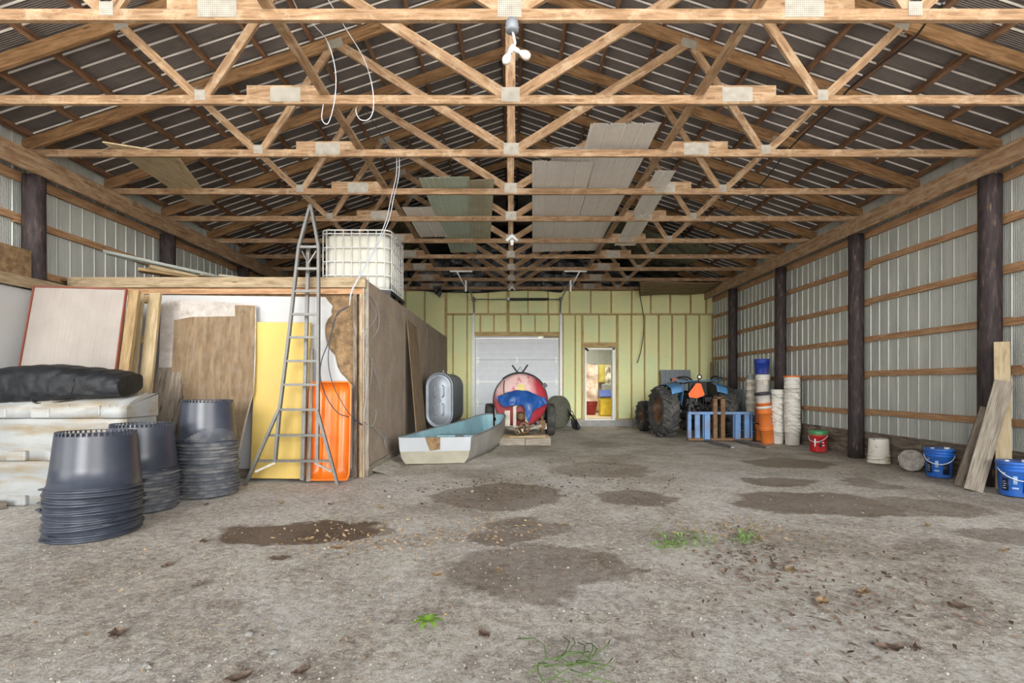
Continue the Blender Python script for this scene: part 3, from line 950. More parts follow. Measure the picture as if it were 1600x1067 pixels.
# white plastic bins ---------------------------------------------------------
t = NT('dirty_white_plastic')
v = t.coords('Object')
f = t.noise(v, 2.5, 6, 0.65)
vs = t.coords('Object', (0.6, 1, 3.0))
f2 = t.noise(vs, 3, 6, 0.6)
c = t.ramp(f, [(0.3, srgb('#9da1a3')), (0.7, srgb('#b2b4b2'))])
c = t.mix(t.ramp(f2, [(0.46, (0, 0, 0)), (0.66, (0.85,) * 3)]), c, srgb('#9a8a6e'))
t.color(c); t.set(0.45, 0, 0.4)
M['bin'] = t.m
def bin_tier(z0, h, x0, x1, y0, label, top=False):
    """ribbed bin shell: flange low, recess above"""
    b = MB()
    prof = [(0.0, 0.0), (0.0, .10), (.03, .125), (.06, .15), (.075, .25), (.06, .33), (.035, .38), (.03, h - .01), (.05, h)]
    if top:
        prof = [(0.0, 0.0), (0.0, .11), (.03, .13), (.05, .16), (.14, .20), (.30, .235), (.5, .25)]
    n = 40
    o = len(b.v)
    def px(u, dz):
        # soft corners, small cut-outs along the flange
        x = x0 + (x1 - x0) * u
        e = min(1.0, (x1 - x) / .06)
        back = .06 * (1 - math.sqrt(max(0, 1 - (1 - e) ** 2)))
        cut = 0.0
        if dz < .12:
            w = ((x + .15) % .62)
            if w < .22: cut = .035
        return x, back + cut
    rows = [(d, z) for d, z in prof]
    for (d, z) in rows:
        for i in range(n + 1):
            x, add = px(i / n, z)
            b.v.append((x, y0 + d + add, z0 + z))
    for r_ in range(len(rows) - 1):
        for i in range(n):
            a = o + r_ * (n + 1) + i
            b.face((a, a + 1, a + n + 2, a + n + 1), None, True)
    # end cap, back and top
    yb = y0 + .52
    zt = z0 + rows[-1][1]
    ends = [o + r_ * (n + 1) + n for r_ in range(len(rows))]
    k = len(b.v)
    b.v.append((x1, yb, z0)); b.v.append((x1, yb, zt)); b.v.append((x0, yb, z0)); b.v.append((x0, yb, zt))
    b.face([k] + [k + 1] + ends[::-1])
    st_ = [o + r_ * (n + 1) for r_ in range(len(rows))]
    b.face(st_ + [k + 3, k + 2])
    last = [o + (len(rows) - 1) * (n + 1) + i for i in range(n + 1)]
    b.face(last + [k + 1, k + 3])
    b.face([k + 2, k + 3, k + 1, k])
    first = [o + i for i in range(n + 1)]
    b.face([k + 2, k] + first[::-1])
    w = b.build('plastic_bin', M['bin'])
    tag(w, label, 'bin', 'stacked white plastic bins')
    for bx_ in ((-5.55, -5.15, -4.72) if not top else (-5.35, -4.9)):
        q = MB(); q.box(bx_ - .1, bx_ + .1, y0 - .012, y0 + .06, z0 + .0, z0 + .105); q.build('foot_block', M['bin'], w, bevel=.015)
    if top:
        for xx in (-4.62, -4.3, -4.2, -4.13):
            q = MB(); q.bar((xx, y0 + .02, z0 + .03), (xx, y0 + .02, z0 + .13), .018, .03, up=(0, 1, 0)).bar((xx, y0 + .03, z0 + .13), (xx, y0 + .46, z0 + .255), .018, .02); q.build('rib', M['bin'], w, bevel=.005)
    return w
bin_tier(.0, .46, -5.8, -4.08, 5.12, 'white plastic bin, lowest of the stack, standing on the dirt')
bin_tier(.465, .44, -5.8, -4.07, 5.12, 'white plastic bin, middle one of the stack')
bin_tier(.91, .25, -5.8, -4.05, 5.12, 'white plastic bin on top of the stack, black bag lying on it', top=True)
m = MB(); m.bar((-5.65, 5.02, .035), (-5.15, 4.98, .035), .09, .07); o = m.build('wood_offcut', M['grey_wood'], bevel=.006); tag(o, 'short grey wood offcut on the dirt at the foot of the white bins', 'wood')

# black bag ------------------------------------------------------------------
def bag_fn(u, v):
    x = -5.75 + 1.66 * u
    cy = 5.29
    sect = min(1, 7 * u + .35) * min(1, 6 * (1 - u) + .7)
    hh = (.34 + .06 * math.sin(u * 3.0 + .2) - .10 * u ** 2) * (.75 + .25 * sect)
    wd = .19 * (.8 + .2 * sect)
    a = 2 * math.pi * v
    ca, sa = math.cos(a), math.sin(a)
    ex = .62
    y = cy + wd * math.copysign(abs(ca) ** ex, ca)
    z0 = 1.045 + .10 * u + .0 * ca
    z = z0 + hh * .5 + hh * .5 * math.copysign(abs(sa) ** ex, sa) + .14 * (y - cy) * 1.2
    w = noise.noise(Vector((x * 7 + z * 5, y * 4, z * 11)))
    w2 = abs(noise.noise(Vector((x * 5 - z * 9, 3, z * 6))))
    k = .010 * w - .012 * (1 - w2) ** 8
    return (x, y + k * ca * 1.3, z + k * sa)
t = NT('black_bag_fabric')
v = t.coords('Object', (1, 1, 1))
f = t.noise(v, 16, 5, 0.6, 0.6)
t.color(t.ramp(f, [(0.3, srgb('#121417')), (0.7, srgb('#24272c'))])); t.set(0.55, 0, 0.4); t.bump(f, 0.5, 0.01)
M['bag'] = t.m
b = MB()
b.grid(lambda u, v: bag_fn(v, u), 44, 96, closed_u=True)
nn = 44
b.face([i for i in range(nn)]); b.face([96 * nn + i for i in range(nn)][::-1])
bag = b.build('carry_bag', M['bag'])
tag(bag, 'long black fabric carry bag lying on the white plastic bins', 'bag')
for u0 in (.18, .72):
    q = MB(); q.tube([Vector(bag_fn(u0 + .012 * math.sin(k), k / 30)) + Vector((0, 0, 0)) for k in range(14, 31)], .007, 6); q.build('seam_piping', M['black'], bag)
q = MB(); q.tube(spline([bag_fn(.44, .62), Vector(bag_fn(.47, .70)) + Vector((0, -.03, -.02)), Vector(bag_fn(.58, .72)) + Vector((0, -.045, -.025)), Vector(bag_fn(.70, .70)) + Vector((0, -.03, 0)), bag_fn(.74, .62)]), .009, 6); q.build('strap', M['black'], bag)

# red-edged panel -------------------------------------------------------------
def quad3(p, y0, y1):
    return [tuple(at(px, py, y)) for (px, py), y in zip(p, (y0, y0, y1, y1))]
tl, tr_, br, bl = at(54, 448, 6.02), at(198, 452, 6.02), at(168, 680, 5.72), at(12, 680, 5.72)
pe = empty('red_edged_board', (0, 0, 0), 0, 'pale panel with faded red edges leaning behind the white bins', 'panel')
nrm = (bl - tl).cross(tr_ - tl).normalized()
if nrm.y > 0: nrm = -nrm
m = MB(); m.prism([tuple(p) for p in (tl, tr_, br, bl)], -nrm, .018); m.build('panel_sheet', M['pink_white'], pe)
for a, c in ((tl, tr_), (tl, bl), (tr_, br)):
    m = MB(); m.bar(a + nrm * .002, c + nrm * .002, .014, .03, up=nrm); m.build('red_edge_strip', M['red_edge'], pe)
for a, c in ((tr_, br),):
    d = (tr_ - tl).normalized()
    m = MB(); m.bar(a + d * .065 - nrm * .05, c + d * .065 - nrm * .05, .12, .045, up=nrm); m.build('side_board', M['tan_wood'], pe)
# timber frame / pallet on edge
pl = empty('wooden_pallet', (0, 0, 0), 0, 'pale wooden pallet standing on end beside the red-edged panel', 'pallet')
def leanbar(p0, p1, y0, y1, w, tck, parent, name, mat):
    m = MB(); m.bar(at(*p0, y0), at(*p1, y1), w, tck, up=(0, -1, 0)); return m.build(name, mat, parent, bevel=.003)
leanbar((243, 458), (215, 730), 6.3, 5.98, .15, .04, pl, 'deck_board', M['pale_wood'])
leanbar((220, 460), (196, 700), 6.34, 6.02, .10, .03, pl, 'deck_board', M['pale_wood'])
for k, py in enumerate((468, 532, 590, 650)):
    x = 226 - (py - 458) * .1
    m = MB(); m.bar(at(x - 6, py, 6.38 - .3 * (py - 458) / 270), at(x + 22, py, 6.38 - .3 * (py - 458) / 270), .09, .09, up=(0, -1, 0)); m.build('stringer_block', M['tan_wood'], pl, bevel=.003)

# leaning sheets --------------------------------------------------------------
def lean_poly(name, px, ytop, ybot, pt, pb, mat, thick, label=None, cat=None, parent=None):
    """sheet traced on the leaning plane that runs from depth ytop at pixel row pt to ybot at row pb"""
    zt_, zb_ = at(0, pt, ytop).z, at(0, pb, ybot).z
    P = []
    for x, y in px:
        # intersect the view ray with the plane
        dz = (602 - y) / F
        # depth(z) = ybot + (z - zb)/(zt - zb) * (ytop - ybot);  z = EYE + dz * depth
        k = (ytop - ybot) / (zt_ - zb_)
        d = (ybot + (EYE - zb_) * k) / (1 - dz * k)
        P.append(tuple(at(x, y, d)))
    n = (Vector(P[1]) - Vector(P[0])).cross(Vector(P[2]) - Vector(P[0])).normalized()
    if n.y < 0: n = -n
    m = MB(); m.prism(P, n, thick)
    o = m.build(name, mat, parent)
    if label: tag(o, label, cat)
    return o
sh = lean_poly('plywood_sheet', [(252, 476), (262, 468), (275, 470), (284, 467), (330, 471), (400, 476), (399, 560), (396, 612), (386, 650), (366, 745), (240, 745)], 6.62, 6.3, 470, 745, M['faded'], .016,
          'large weathered plywood sheet with a torn faded top edge, leaning behind the pot stacks', 'board')
lean_poly('bare_ply_face', [(272, 500), (300, 495), (367, 494), (367, 476.5), (398.5, 477.5), (397, 560), (395, 612), (384, 650), (364, 740), (262, 740), (267, 600)], 6.612, 6.292, 470, 745, M['ply'], .006, parent=sh)
lean_poly('wood_board', [(247, 574), (282, 572), (283, 620), (262, 730), (205, 730)], 6.5, 6.15, 572, 730, M['grey_plank'], .02,
          'small grey-brown board leaning on the plywood behind the pots', 'board')
lean_poly('foam_board', [(398, 503), (485, 504), (481, 620), (472, 748), (391, 747), (395, 640)], 6.62, 6.42, 503, 748, M['yellow_foam'], .05,
          'yellow foam board leaning on the storage room wall behind the ladder', 'board')
for (a, c, y0, y1, w, lab) in (((487, 545), (482, 752), 6.55, 6.36, .055, 'thin grey plank standing upright between the yellow board and the orange sled'),
                               ((476, 604), (472, 750), 6.45, 6.34, .045, 'short grey stick of wood leaning on the yellow board by the orange sled')):
    m = MB(); m.bar(at(*a, y0), at(*c, y1), w, .03, up=(0, -1, 0)); o = m.build('wood_plank', M['grey_wood'], bevel=.003); tag(o, lab, 'plank')

# orange sled: shell with a raised rolled rim, standing on end ------------------
def sled_fn(u, v):
    # u across 0..1, v up 0..1
    W2, H = .28 * (1.0 - .04 * v), 1.27
    ex = abs(2 * u - 1); ey = abs(2 * v - 1)
    # superellipse outline
    s = math.copysign(ex, 2 * u - 1)
    fx = 1 - .12 * max(0, (ey - .85) / .15) ** 2
    x = s * W2 * fx
    z = .0 + H * v
    rim = max((ex ** 7), (ey ** 16))
    y = -.13 * rim + .045 * math.exp(-((u - .32) / .05) ** 2) * (1 - rim) * -.6 - .028 * math.exp(-((u - .68) / .05) ** 2) * (1 - rim)
    return (x, y, z)
b = MB(); b.grid(sled_fn, 30, 50)
sled = b.build('plastic_sled', M['orange'], solid=.006)
zt_ = at(0, 604, 6.6).z
sled.location = (at(517, 748, 6.5).x, 6.5, .015)
sled.rotation_euler = (R(-5.5), 0, 0)
tag(sled, 'orange plastic sled standing on end at the corner of the storage room', 'sled')
b = MB()
loop = [Vector(sled_fn(u, 0)) for u in [k / 14 for k in range(15)]] + [Vector(sled_fn(1, v)) for v in [k / 20 for k in range(1, 21)]] + [Vector(sled_fn(1 - u, 1)) for u in [k / 14 for k in range(1, 15)]] + [Vector(sled_fn(0, 1 - v)) for v in [k / 20 for k in range(1, 20)]]
b.tube(loop, .013, 8, closed=True); b.build('rolled_rim', M['orange'], sled)

# tripod orchard ladder --------------------------------------------------------
lad = empty('tripod_ladder', (0, 0, 0), 0, 'tall aluminium tripod orchard ladder in front of the storage room', 'ladder')
LY0, LY1 = 6.1, 6.52    # depth at the feet and at the tip
def lp(px, py):
    k = (752 - py) / (752 - 320)
    return at(px, py, LY0 + (LY1 - LY0) * k)
railL = [(485, 321), (467, 386), (452, 520), (437, 640), (430, 721)]
railR = [(486, 321), (498, 386), (497.5, 520), (497, 640), (496, 721)]
for rr in (railL, railR):
    m = MB()
    P = [lp(*p) for p in rr]
    for a, c in zip(P[:-1], P[1:]):
        m.bar(a, c + (c - a).normalized() * .01, .033, .05, up=(0, 1, 0))
    m.build('side_rail', M['alu'], lad)
for a, c in (((437, 640), (385, 758)), ((497, 640), (529, 757))):
    m = MB(); m.bar(lp(*a) + Vector((0, -.03, 0)), lp(*c) + Vector((0, -.03, 0)), .034, .04, up=(0, 1, 0)); m.build('flared_leg', M['alu'], lad)
def lrung(y):
    def xr(R_):
        for (x0, y0), (x1, y1) in zip(R_[:-1], R_[1:]):
            if y0 <= y <= y1: return x0 + (x1 - x0) * (y - y0) / (y1 - y0)
        return R_[-1][0]
    return xr(railL), xr(railR)
for y in (386, 420, 455, 491, 527, 564, 601, 640):
    a, c = lrung(y)
    m = MB(); m.bar(lp(a, y), lp(c, y), .035, .03); m.build('rung', M['alu'], lad)
for y, a, c in ((680, 420, 507), (720, 402, 519)):
    m = MB(); m.bar(lp(a, y), lp(c, y), .035, .03); m.build('rung', M['alu'], lad)
for a, c in (((402, 736), (430, 723)), ((521, 736), (492, 723))):
    m = MB(); m.bar(lp(*a) + Vector((0, -.05, 0)), lp(*c), .025, .02, up=(0, 1, 0)); m.build('foot_brace', M['galv'], lad)
for x in (472, 494):
    m = MB(); m.bar(lp(x, 392), lp(481.5, 412), .012, .012); m.build('top_brace', M['alu'], lad)
m = MB(); m.bar(at(482, 386, 6.56), at(473, 748, 6.27) * 1.0, .042, .04, up=(0, 1, 0)); m.build('tripod_pole', M['alu'], lad)

# caged water tank on the storage room roof ---------------------------------------
TX0, TX1, TYA, TYB, TZ = -3.24, -2.06, 8.35, 9.4, ZS + .01
tk = empty('caged_water_tank', (0, 0, 0), 0, 'big white plastic water tank in a steel cage on the storage room roof', 'water tank')
t = NT('milky_tank_plastic')
v = t.coords('Object')
f = t.noise(v, 2, 4)
sp = t.n('ShaderNodeSeparateXYZ'); t.l(v, sp.inputs[0])
t.color(t.ramp(f, [(0.3, srgb('#d3d2c4')), (0.7, srgb('#e2e2da'))])); t.set(0.45, 0, 0.4)
M['tank'] = t.m
def rbox(b, x0, x1, y0, y1, z0, z1, r, n=6, rib=0.0):
    """box with round vertical corners, optional wavy sides, softened top"""
    cs = [(x1 - r, y1 - r, 0), (x0 + r, y1 - r, 90), (x0 + r, y0 + r, 180), (x1 - r, y0 + r, 270)]
    ring = []
    for cx, cy, a0 in cs:
        for k in range(n + 1):
            a = R(a0 + 90 * k / n)
            ring.append((cx, cy, math.cos(a), math.sin(a)))
    levels = []
    H = z1 - z0
    for k in range(25):
        q = k / 24
        ins = 0.0
        if q > .93: ins = .06 * ((q - .93) / .07) ** 2
        if q < .05: ins = .04 * ((.05 - q) / .05) ** 2
        ins += rib * (.5 + .5 * math.cos(q * H / .23 * 2 * math.pi)) 
        levels.append((z0 + H * q, ins))
    o = len(b.v); m_ = len(ring)
    for z, ins in levels:
        for cx, cy, ca, sa in ring:
            b.v.append((cx + ca * (r - ins), cy + sa * (r - ins), z))
    for k in range(24):
        for i in range(m_):
            j = (i + 1) % m_
            b.face((o + k * m_ + i, o + k * m_ + j, o + (k + 1) * m_ + j, o + (k + 1) * m_ + i), None, True)
    b.face([o + 24 * m_ + i for i in range(m_)]); b.face([o + i for i in range(m_)][::-1])
m = MB(); rbox(m, TX0 + .04, TX1 - .04, TYA + .04, TYB - .04, TZ + .17, TZ + 1.13, .16, rib=.012); m.build('tank_body', M['tank'], tk)
m = MB(); m.lathe([(.0, .06), (.1, .06), (.11, .0)], 20, c=((TX0 + TX1) / 2, (TYA + TYB) / 2, TZ + 1.12)); m.build('filler_cap', M['black'], tk)
m = MB()
def hoop(z, r=.011):
    rr = .14; P = []
    for cx, cy, a0 in ((TX1 - rr, TYB - rr, 0), (TX0 + rr, TYB - rr, 90), (TX0 + rr, TYA + rr, 180), (TX1 - rr, TYA + rr, 270)):
        for k in range(6):
            a = R(a0 + 18 * k); P.append((cx + rr * math.cos(a), cy + rr * math.sin(a), z))
    m.tube(P, r, 6, closed=True)
for k in range(5):
    hoop(TZ + .17 + k * .235)
hoop(TZ + 1.17, .013)
for k in range(8):
    x = TX0 + .1 + k * (TX1 - TX0 - .2) / 7
    for y in (TYA, TYB):
        m.tube([(x, y, TZ + .1), (x, y, TZ + 1.17)], .010, 6)
for k in range(7):
    y = TYA + .1 + k * (TYB - TYA - .2) / 6
    for x in (TX0, TX1):
        m.tube([(x, y, TZ + .1), (x, y, TZ + 1.17)], .010, 6)
m.build('steel_cage', M['white_metal'], tk)
m = MB()
m.box(TX0 - .01, TX1 + .01, TYA - .01, TYB + .01, TZ + .1, TZ + .15)
for x in (TX0 + .08, (TX0 + TX1) / 2, TX1 - .08):
    for y in (TYA + .08, (TYA + TYB) / 2, TYB - .08):
        m.box(x - .08, x + .08, y - .08, y + .08, TZ, TZ + .1)
m.box(TX0, TX1, TYA, TYB, TZ, TZ + .02)
m.build('pallet_base', M['black'], tk)
m = MB(); m.prism([(TX1 - .03, TYA + .12, TZ + .16), (TX1 - .03, TYA + .12, TZ + .3), (TX1 - .03, TYB - .15, TZ + .24), (TX1 - .03, TYB - .15, TZ + .16)], (1, 0, 0), .008); m.build('corner_protector', M['black'], tk)

# loose boards on the storage room roof --------------------------------------------
zr = ZS + .02
for (a, c, w, tck, mat, lab) in (
    ((-5.05, 6.85, zr + .17), (-3.95, 7.9, zr + .03), .16, .05, 'pale_wood', 'pale board at the top of the loose timber pile on the storage room roof'),
    ((-5.15, 6.8, zr + .12), (-3.85, 7.55, zr + .02), .20, .04, 'tan_wood', 'tan board lying under the pale one on the storage room roof'),
    ((-4.35, 6.85, zr + .07), (-3.5, 7.8, zr + .03), .15, .04, 'pale_wood', 'short pale board with a broken end on the storage room roof'),
    ((-4.05, 6.8, zr + .04), (-3.3, 7.3, zr + .025), .12, .03, 'grey_wood', 'thin grey board on the storage room roof near the ladder')):
    m = MB(); m.bar(a, c, w, tck); o = m.build('loose_board', M[mat], bevel=.003); tag(o, lab, 'board', 'loose boards on the storage room roof')
# clear corrugated strip
t = NT('clear_ridged_plastic')
t.color(srgb('#cdd3cd')); t.set(0.18, 0, 0.6, trans=0.55); M['clear'] = t.m
m = MB()
a, c = Vector((-5.30, 6.42, 2.98)), Vector((-4.1, 6.95, zr + .04))
d = (c - a).normalized(); s_ = d.cross(Vector((0, 0, 1))).normalized(); u_ = s_.cross(d)
def clr(u, v):
    w = .2 * (v - .5)
    return a + (c - a) * u + s_ * w + u_ * (.016 * math.cos(v * 6 * math.pi))
m.grid(clr, 4, 24)
o = m.build('clear_plastic_strip', M['clear'], solid=.003); tag(o, 'clear ridged plastic strip jutting off the storage room roof', 'plastic sheet')
# ================================================================ back and right side
# leaning sheet on the side partition
q = [(-1.70, 8.95, .01), (-1.70, 9.95, .01), (-1.972, 10.2, 2.45), (-1.972, 9.28, 2.5)]
m = MB(); m.prism(q, (-1, 0, .1), .016); o = m.build('brown_board', M['ply'])
tag(o, 'long brown board leaning on the strand-board wall behind the boat', 'board')

# oval tank -------------------------------------------------------------------
M['tank_grey'] = m_plain('blue_grey_tank_steel', '#8b939c', 0.42, 0.35, var=0.08, scale=4, dirt='#6c7076', dirt_amt=0.4)
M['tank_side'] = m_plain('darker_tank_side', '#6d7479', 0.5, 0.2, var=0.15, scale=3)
ot = empty('oval_oil_tank', (-1.6, 10.85, 0), R(-3), 'blue-grey oval steel oil tank standing by the partition wall behind the boat', 'tank')
def stadium(r, h, n=12):
    """outline of an upright stadium, radius r, straight part h"""
    P = []
    for k in range(n + 1):
        a = math.pi * k / n; P.append((r * math.cos(a), h / 2 + r * math.sin(a)))
    for k in range(n + 1):
        a = math.pi + math.pi * k / n; P.append((r * math.cos(a), -h / 2 + r * math.sin(a)))
    return P
OZ = .92
b = MB()
rings = [(.295, .62, 0.0), (.30, .62, .02), (.30, .62, 1.5)]
prev = None
n_ = len(stadium(1, 1))
for r_, h_, y_ in rings:
    for x, z in stadium(r_, h_): b.v.append((x, y_, z + OZ))
for k in range(2):
    for i in range(n_):
        j = (i + 1) % n_; b.face((k * n_ + i, k * n_ + j, (k + 1) * n_ + j, (k + 1) * n_ + i), None, True)
b.face([2 * n_ + i for i in range(n_)])
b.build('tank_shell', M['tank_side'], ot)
b = MB()
prof = [(.302, .62, .03), (.306, .62, .0), (.30, .62, -.012), (.285, .62, -.012), (.262, .62, .012), (.24, .61, .018), (.225, .6, .003), (.0, .56, .003)]
for r_, h_, y_ in prof:
    for x, z in stadium(max(r_, .001), h_ if r_ > .1 else .5): b.v.append((x, y_, z + OZ))
for k in range(len(prof) - 1):
    for i in range(n_):
        j = (i + 1) % n_; b.face((k * n_ + j, k * n_ + i, (k + 1) * n_ + i, (k + 1) * n_ + j), None, True)
b.build('tank_end', M['tank_grey'], ot)
for x in (-.1, .1):
    for z in (-.2, .2):
        b = MB(); b.tube([(x + (.03 if x < 0 else -.03), -.004, OZ + z - .13), (x, -.012, OZ + z - .1), (x, -.012, OZ + z + .1), (x + (.03 if x < 0 else -.03), -.004, OZ + z + .13)], .016, 8); b.build('pressed_rib', M['tank_grey'], ot)
b = MB(); b.tube([(.0 + .035 * math.cos(k * .5), -.004, OZ + .035 * math.sin(k * .5)) for k in range(13)], .006, 6); b.build('pressed_ring', M['tank_grey'], ot)
for x, y in ((-.2, .15), (.2, .15), (-.2, 1.3), (.2, 1.3)):
    b = MB(); b.tube([(x, y, .0), (x * .8, y, .42)], .02, 8); b.build('leg', M['black'], ot)
for x, y, h in ((.05, .2, .07), (-.04, .8, .05)):
    b = MB(); b.tube([(x, y, OZ + .60), (x, y, OZ + .61 + h)], .022, 8); b.build('pipe_fitting', M['steel'], ot)

# boat --------------------------------------------------------------------------
M['boat_out'] = m_plain('boat_aluminium', '#a9a8a4', 0.45, 0.35, var=0.12, scale=3, dirt='#8f8a72', dirt_amt=0.6)
M['boat_in'] = m_plain('boat_light_blue_paint', '#8ab0bb', 0.6, var=0.12, scale=4, dirt='#6f8a8c', dirt_amt=0.5)
M['boat_rim'] = m_plain('boat_gunwale', '#8f959a', 0.4, 0.5)
M['transom_top'] = m_plain('bright_transom', '#a2a7ac', 0.5, 0.0, var=0.05, scale=3)
M['transom_low'] = m_plain('tan_transom_base', '#94907f', 0.6, 0.0, var=0.1, scale=5, dirt='#8c856d')
boat = empty('rowing_boat', (0, 0, 0), 0, 'small aluminium boat with light blue inside, resting on the dirt', 'boat')
ST = [(7.88, -1.225, .565, .42, .0), (8.6, -1.07, .575, .43, .0), (9.3, -.87, .54, .46, .0), (9.9, -.70, .47, .49, .01), (10.4, -.565, .385, .53, .04), (10.8, -.475, .33, .57, .08), (11.1, -.42, .26, .59, .16), (11.18, -.41, .17, .60, .22), (11.22, -.40, .05, .60, .28)]
def bsec(st, inset=0.0):
    y, xc, hw, zt_, zb_ = st
    P = []
    H = zt_ - zb_
    hw -= inset
    for k in range(17):
        s = -1 + 2 * k / 16
        # flat bottom with rounded bilge and flared sides
        if abs(s) < .62:
            x = s / .62 * .80 * hw; z = zb_ + inset + .01 * abs(s)
        else:
            q = (abs(s) - .62) / .38
            x = math.copysign(.80 * hw + hw * .20 * math.sin(q * math.pi / 2) ** .7, s); z = zb_ + inset * (1 - q) + (H) * (q ** 1.35)
        P.append(Vector((xc + x, y + .13 * (x) * (1 if y < 8.5 else .4), z)))
    return P
import itertools
def loft(b, secs, flip=False):
    o = len(b.v); w = len(secs[0])
    for s in secs:
        for p in s: b.v.append(tuple(p))
    for k in range(len(secs) - 1):
        for i in range(w - 1):
            f_ = (o + k * w + i, o + k * w + i + 1, o + (k + 1) * w + i + 1, o + (k + 1) * w + i)
            b.face(f_[::-1] if flip else f_, None, True)
# denser stations
def dens(ST, n=4):
    out = []
    for a, c in zip(ST[:-1], ST[1:]):
        for k in range(n):
            t_ = k / n; out.append(tuple(a[i] + (c[i] - a[i]) * t_ for i in range(5)))
    out.append(ST[-1]); return out
SS = dens(ST)
b = MB(); loft(b, [bsec(s) for s in SS], True); b.build('hull', M['boat_out'], boat)
b = MB(); loft(b, [bsec(s, .018) for s in SS]); b.build('hull_lining', M['boat_in'], boat)
for side in (0, 16):
    b = MB(); b.tube([bsec(s)[side] for s in SS], .017, 8); b.build('gunwale', M['boat_rim'], boat)
tsec = bsec(ST[0])
def sec_at(z_lo, z_hi):
    return None
b = MB()
rim = tsec
zz = .20
low = [p for p in rim if p.z <= zz + 1e-6]
def cross(i, j):
    a, c = rim[i], rim[j]; t_ = (zz - a.z) / (c.z - a.z); return a + (c - a) * t_
il = max(i for i in range(8) if rim[i].z > zz); ir = min(i for i in range(9, 17) if rim[i].z > zz)
cl, cr_ = cross(il, il + 1), cross(ir, ir - 1)
off = Vector((0, -.02, 0))
b.prism([tuple(p + off) for p in [cl] + low + [cr_]], (0, 1, 0), .03); b.build('transom_base', M['transom_low'], boat)
b = MB(); b.prism([tuple(p + off) for p in list(rim[:il + 1]) + [cl, cr_] + list(rim[ir:])], (0, 1, 0), .03); b.build('transom', M['transom_top'], boat)
def tp(fx, z):
    p0, p1 = rim[0], rim[16]
    p = p0 + (p1 - p0) * fx
    return Vector((p.x, p.y - .035, z))
b = MB(); b.prism([tuple(p) for p in (tp(.36, .425), tp(.57, .425), tp(.57, .23), tp(.43, .21))], (0, 1, 0), .02); b.build('wooden_motor_pad', M['osb_dark'], boat)
for s, name in ((bsec((8.15, -1.19, .57, .425, .0)), 'stern_bench'), (bsec((9.25, -.885, .54, .46, .0)), 'middle_bench')):
    l_, r_ = s[1], s[15]
    b = MB(); b.prism([(l_.x + .03, l_.y - (.2 if name[0] == 's' else .14), .30), (r_.x - .03, r_.y - (.2 if name[0] == 's' else .14), .30), (r_.x - .03, r_.y + .12, .30), (l_.x + .03, l_.y + .12, .30)], (0, 0, 1), .03); b.build(name, M['boat_in'] if name[0] == 'm' else M['boat_rim'], boat)
b = MB(); b.lathe([(0, .09), (.07, .08), (.11, .03), (.12, 0)], 18, c=(-.93, 8.75, .28)); b.build('buoy_cushion', M['tank_grey'], boat)

# wood block under the trailer hitch -------------------------------------------
pal = empty('wood_skid', (0, 0, 0), 0, 'low wooden skid on the dirt under the red tank trailer tongue', 'pallet')
for k, (x0, x1) in enumerate(((-.27, .27), (.28, .81))):
    m = MB(); m.box(x0, x1, 10.25, 10.36, .0, .14); m.build('front_board', M['grey_wood'], pal, bevel=.004)
for y in (10.5, 10.75, 11.0):
    m = MB(); m.box(-.27, .81, y - .09, y + .09, .12, .15); m.build('deck_board', M['pale_wood'], pal, bevel=.004)
m = MB(); m.box(-.22, -.14, 10.37, 11.1, 0, .118).box(.68, .76, 10.37, 11.1, 0, .118); m.build('runner', M['grey_wood'], pal)
m = MB(); m.bar((-.05, 10.42, .165), (.7, 10.40, .175), .08, .025); o = m.build('wood_plank', M['pale_wood'], bevel=.003); tag(o, 'pale strip of wood lying on the skid under the trailer hitch', 'plank')

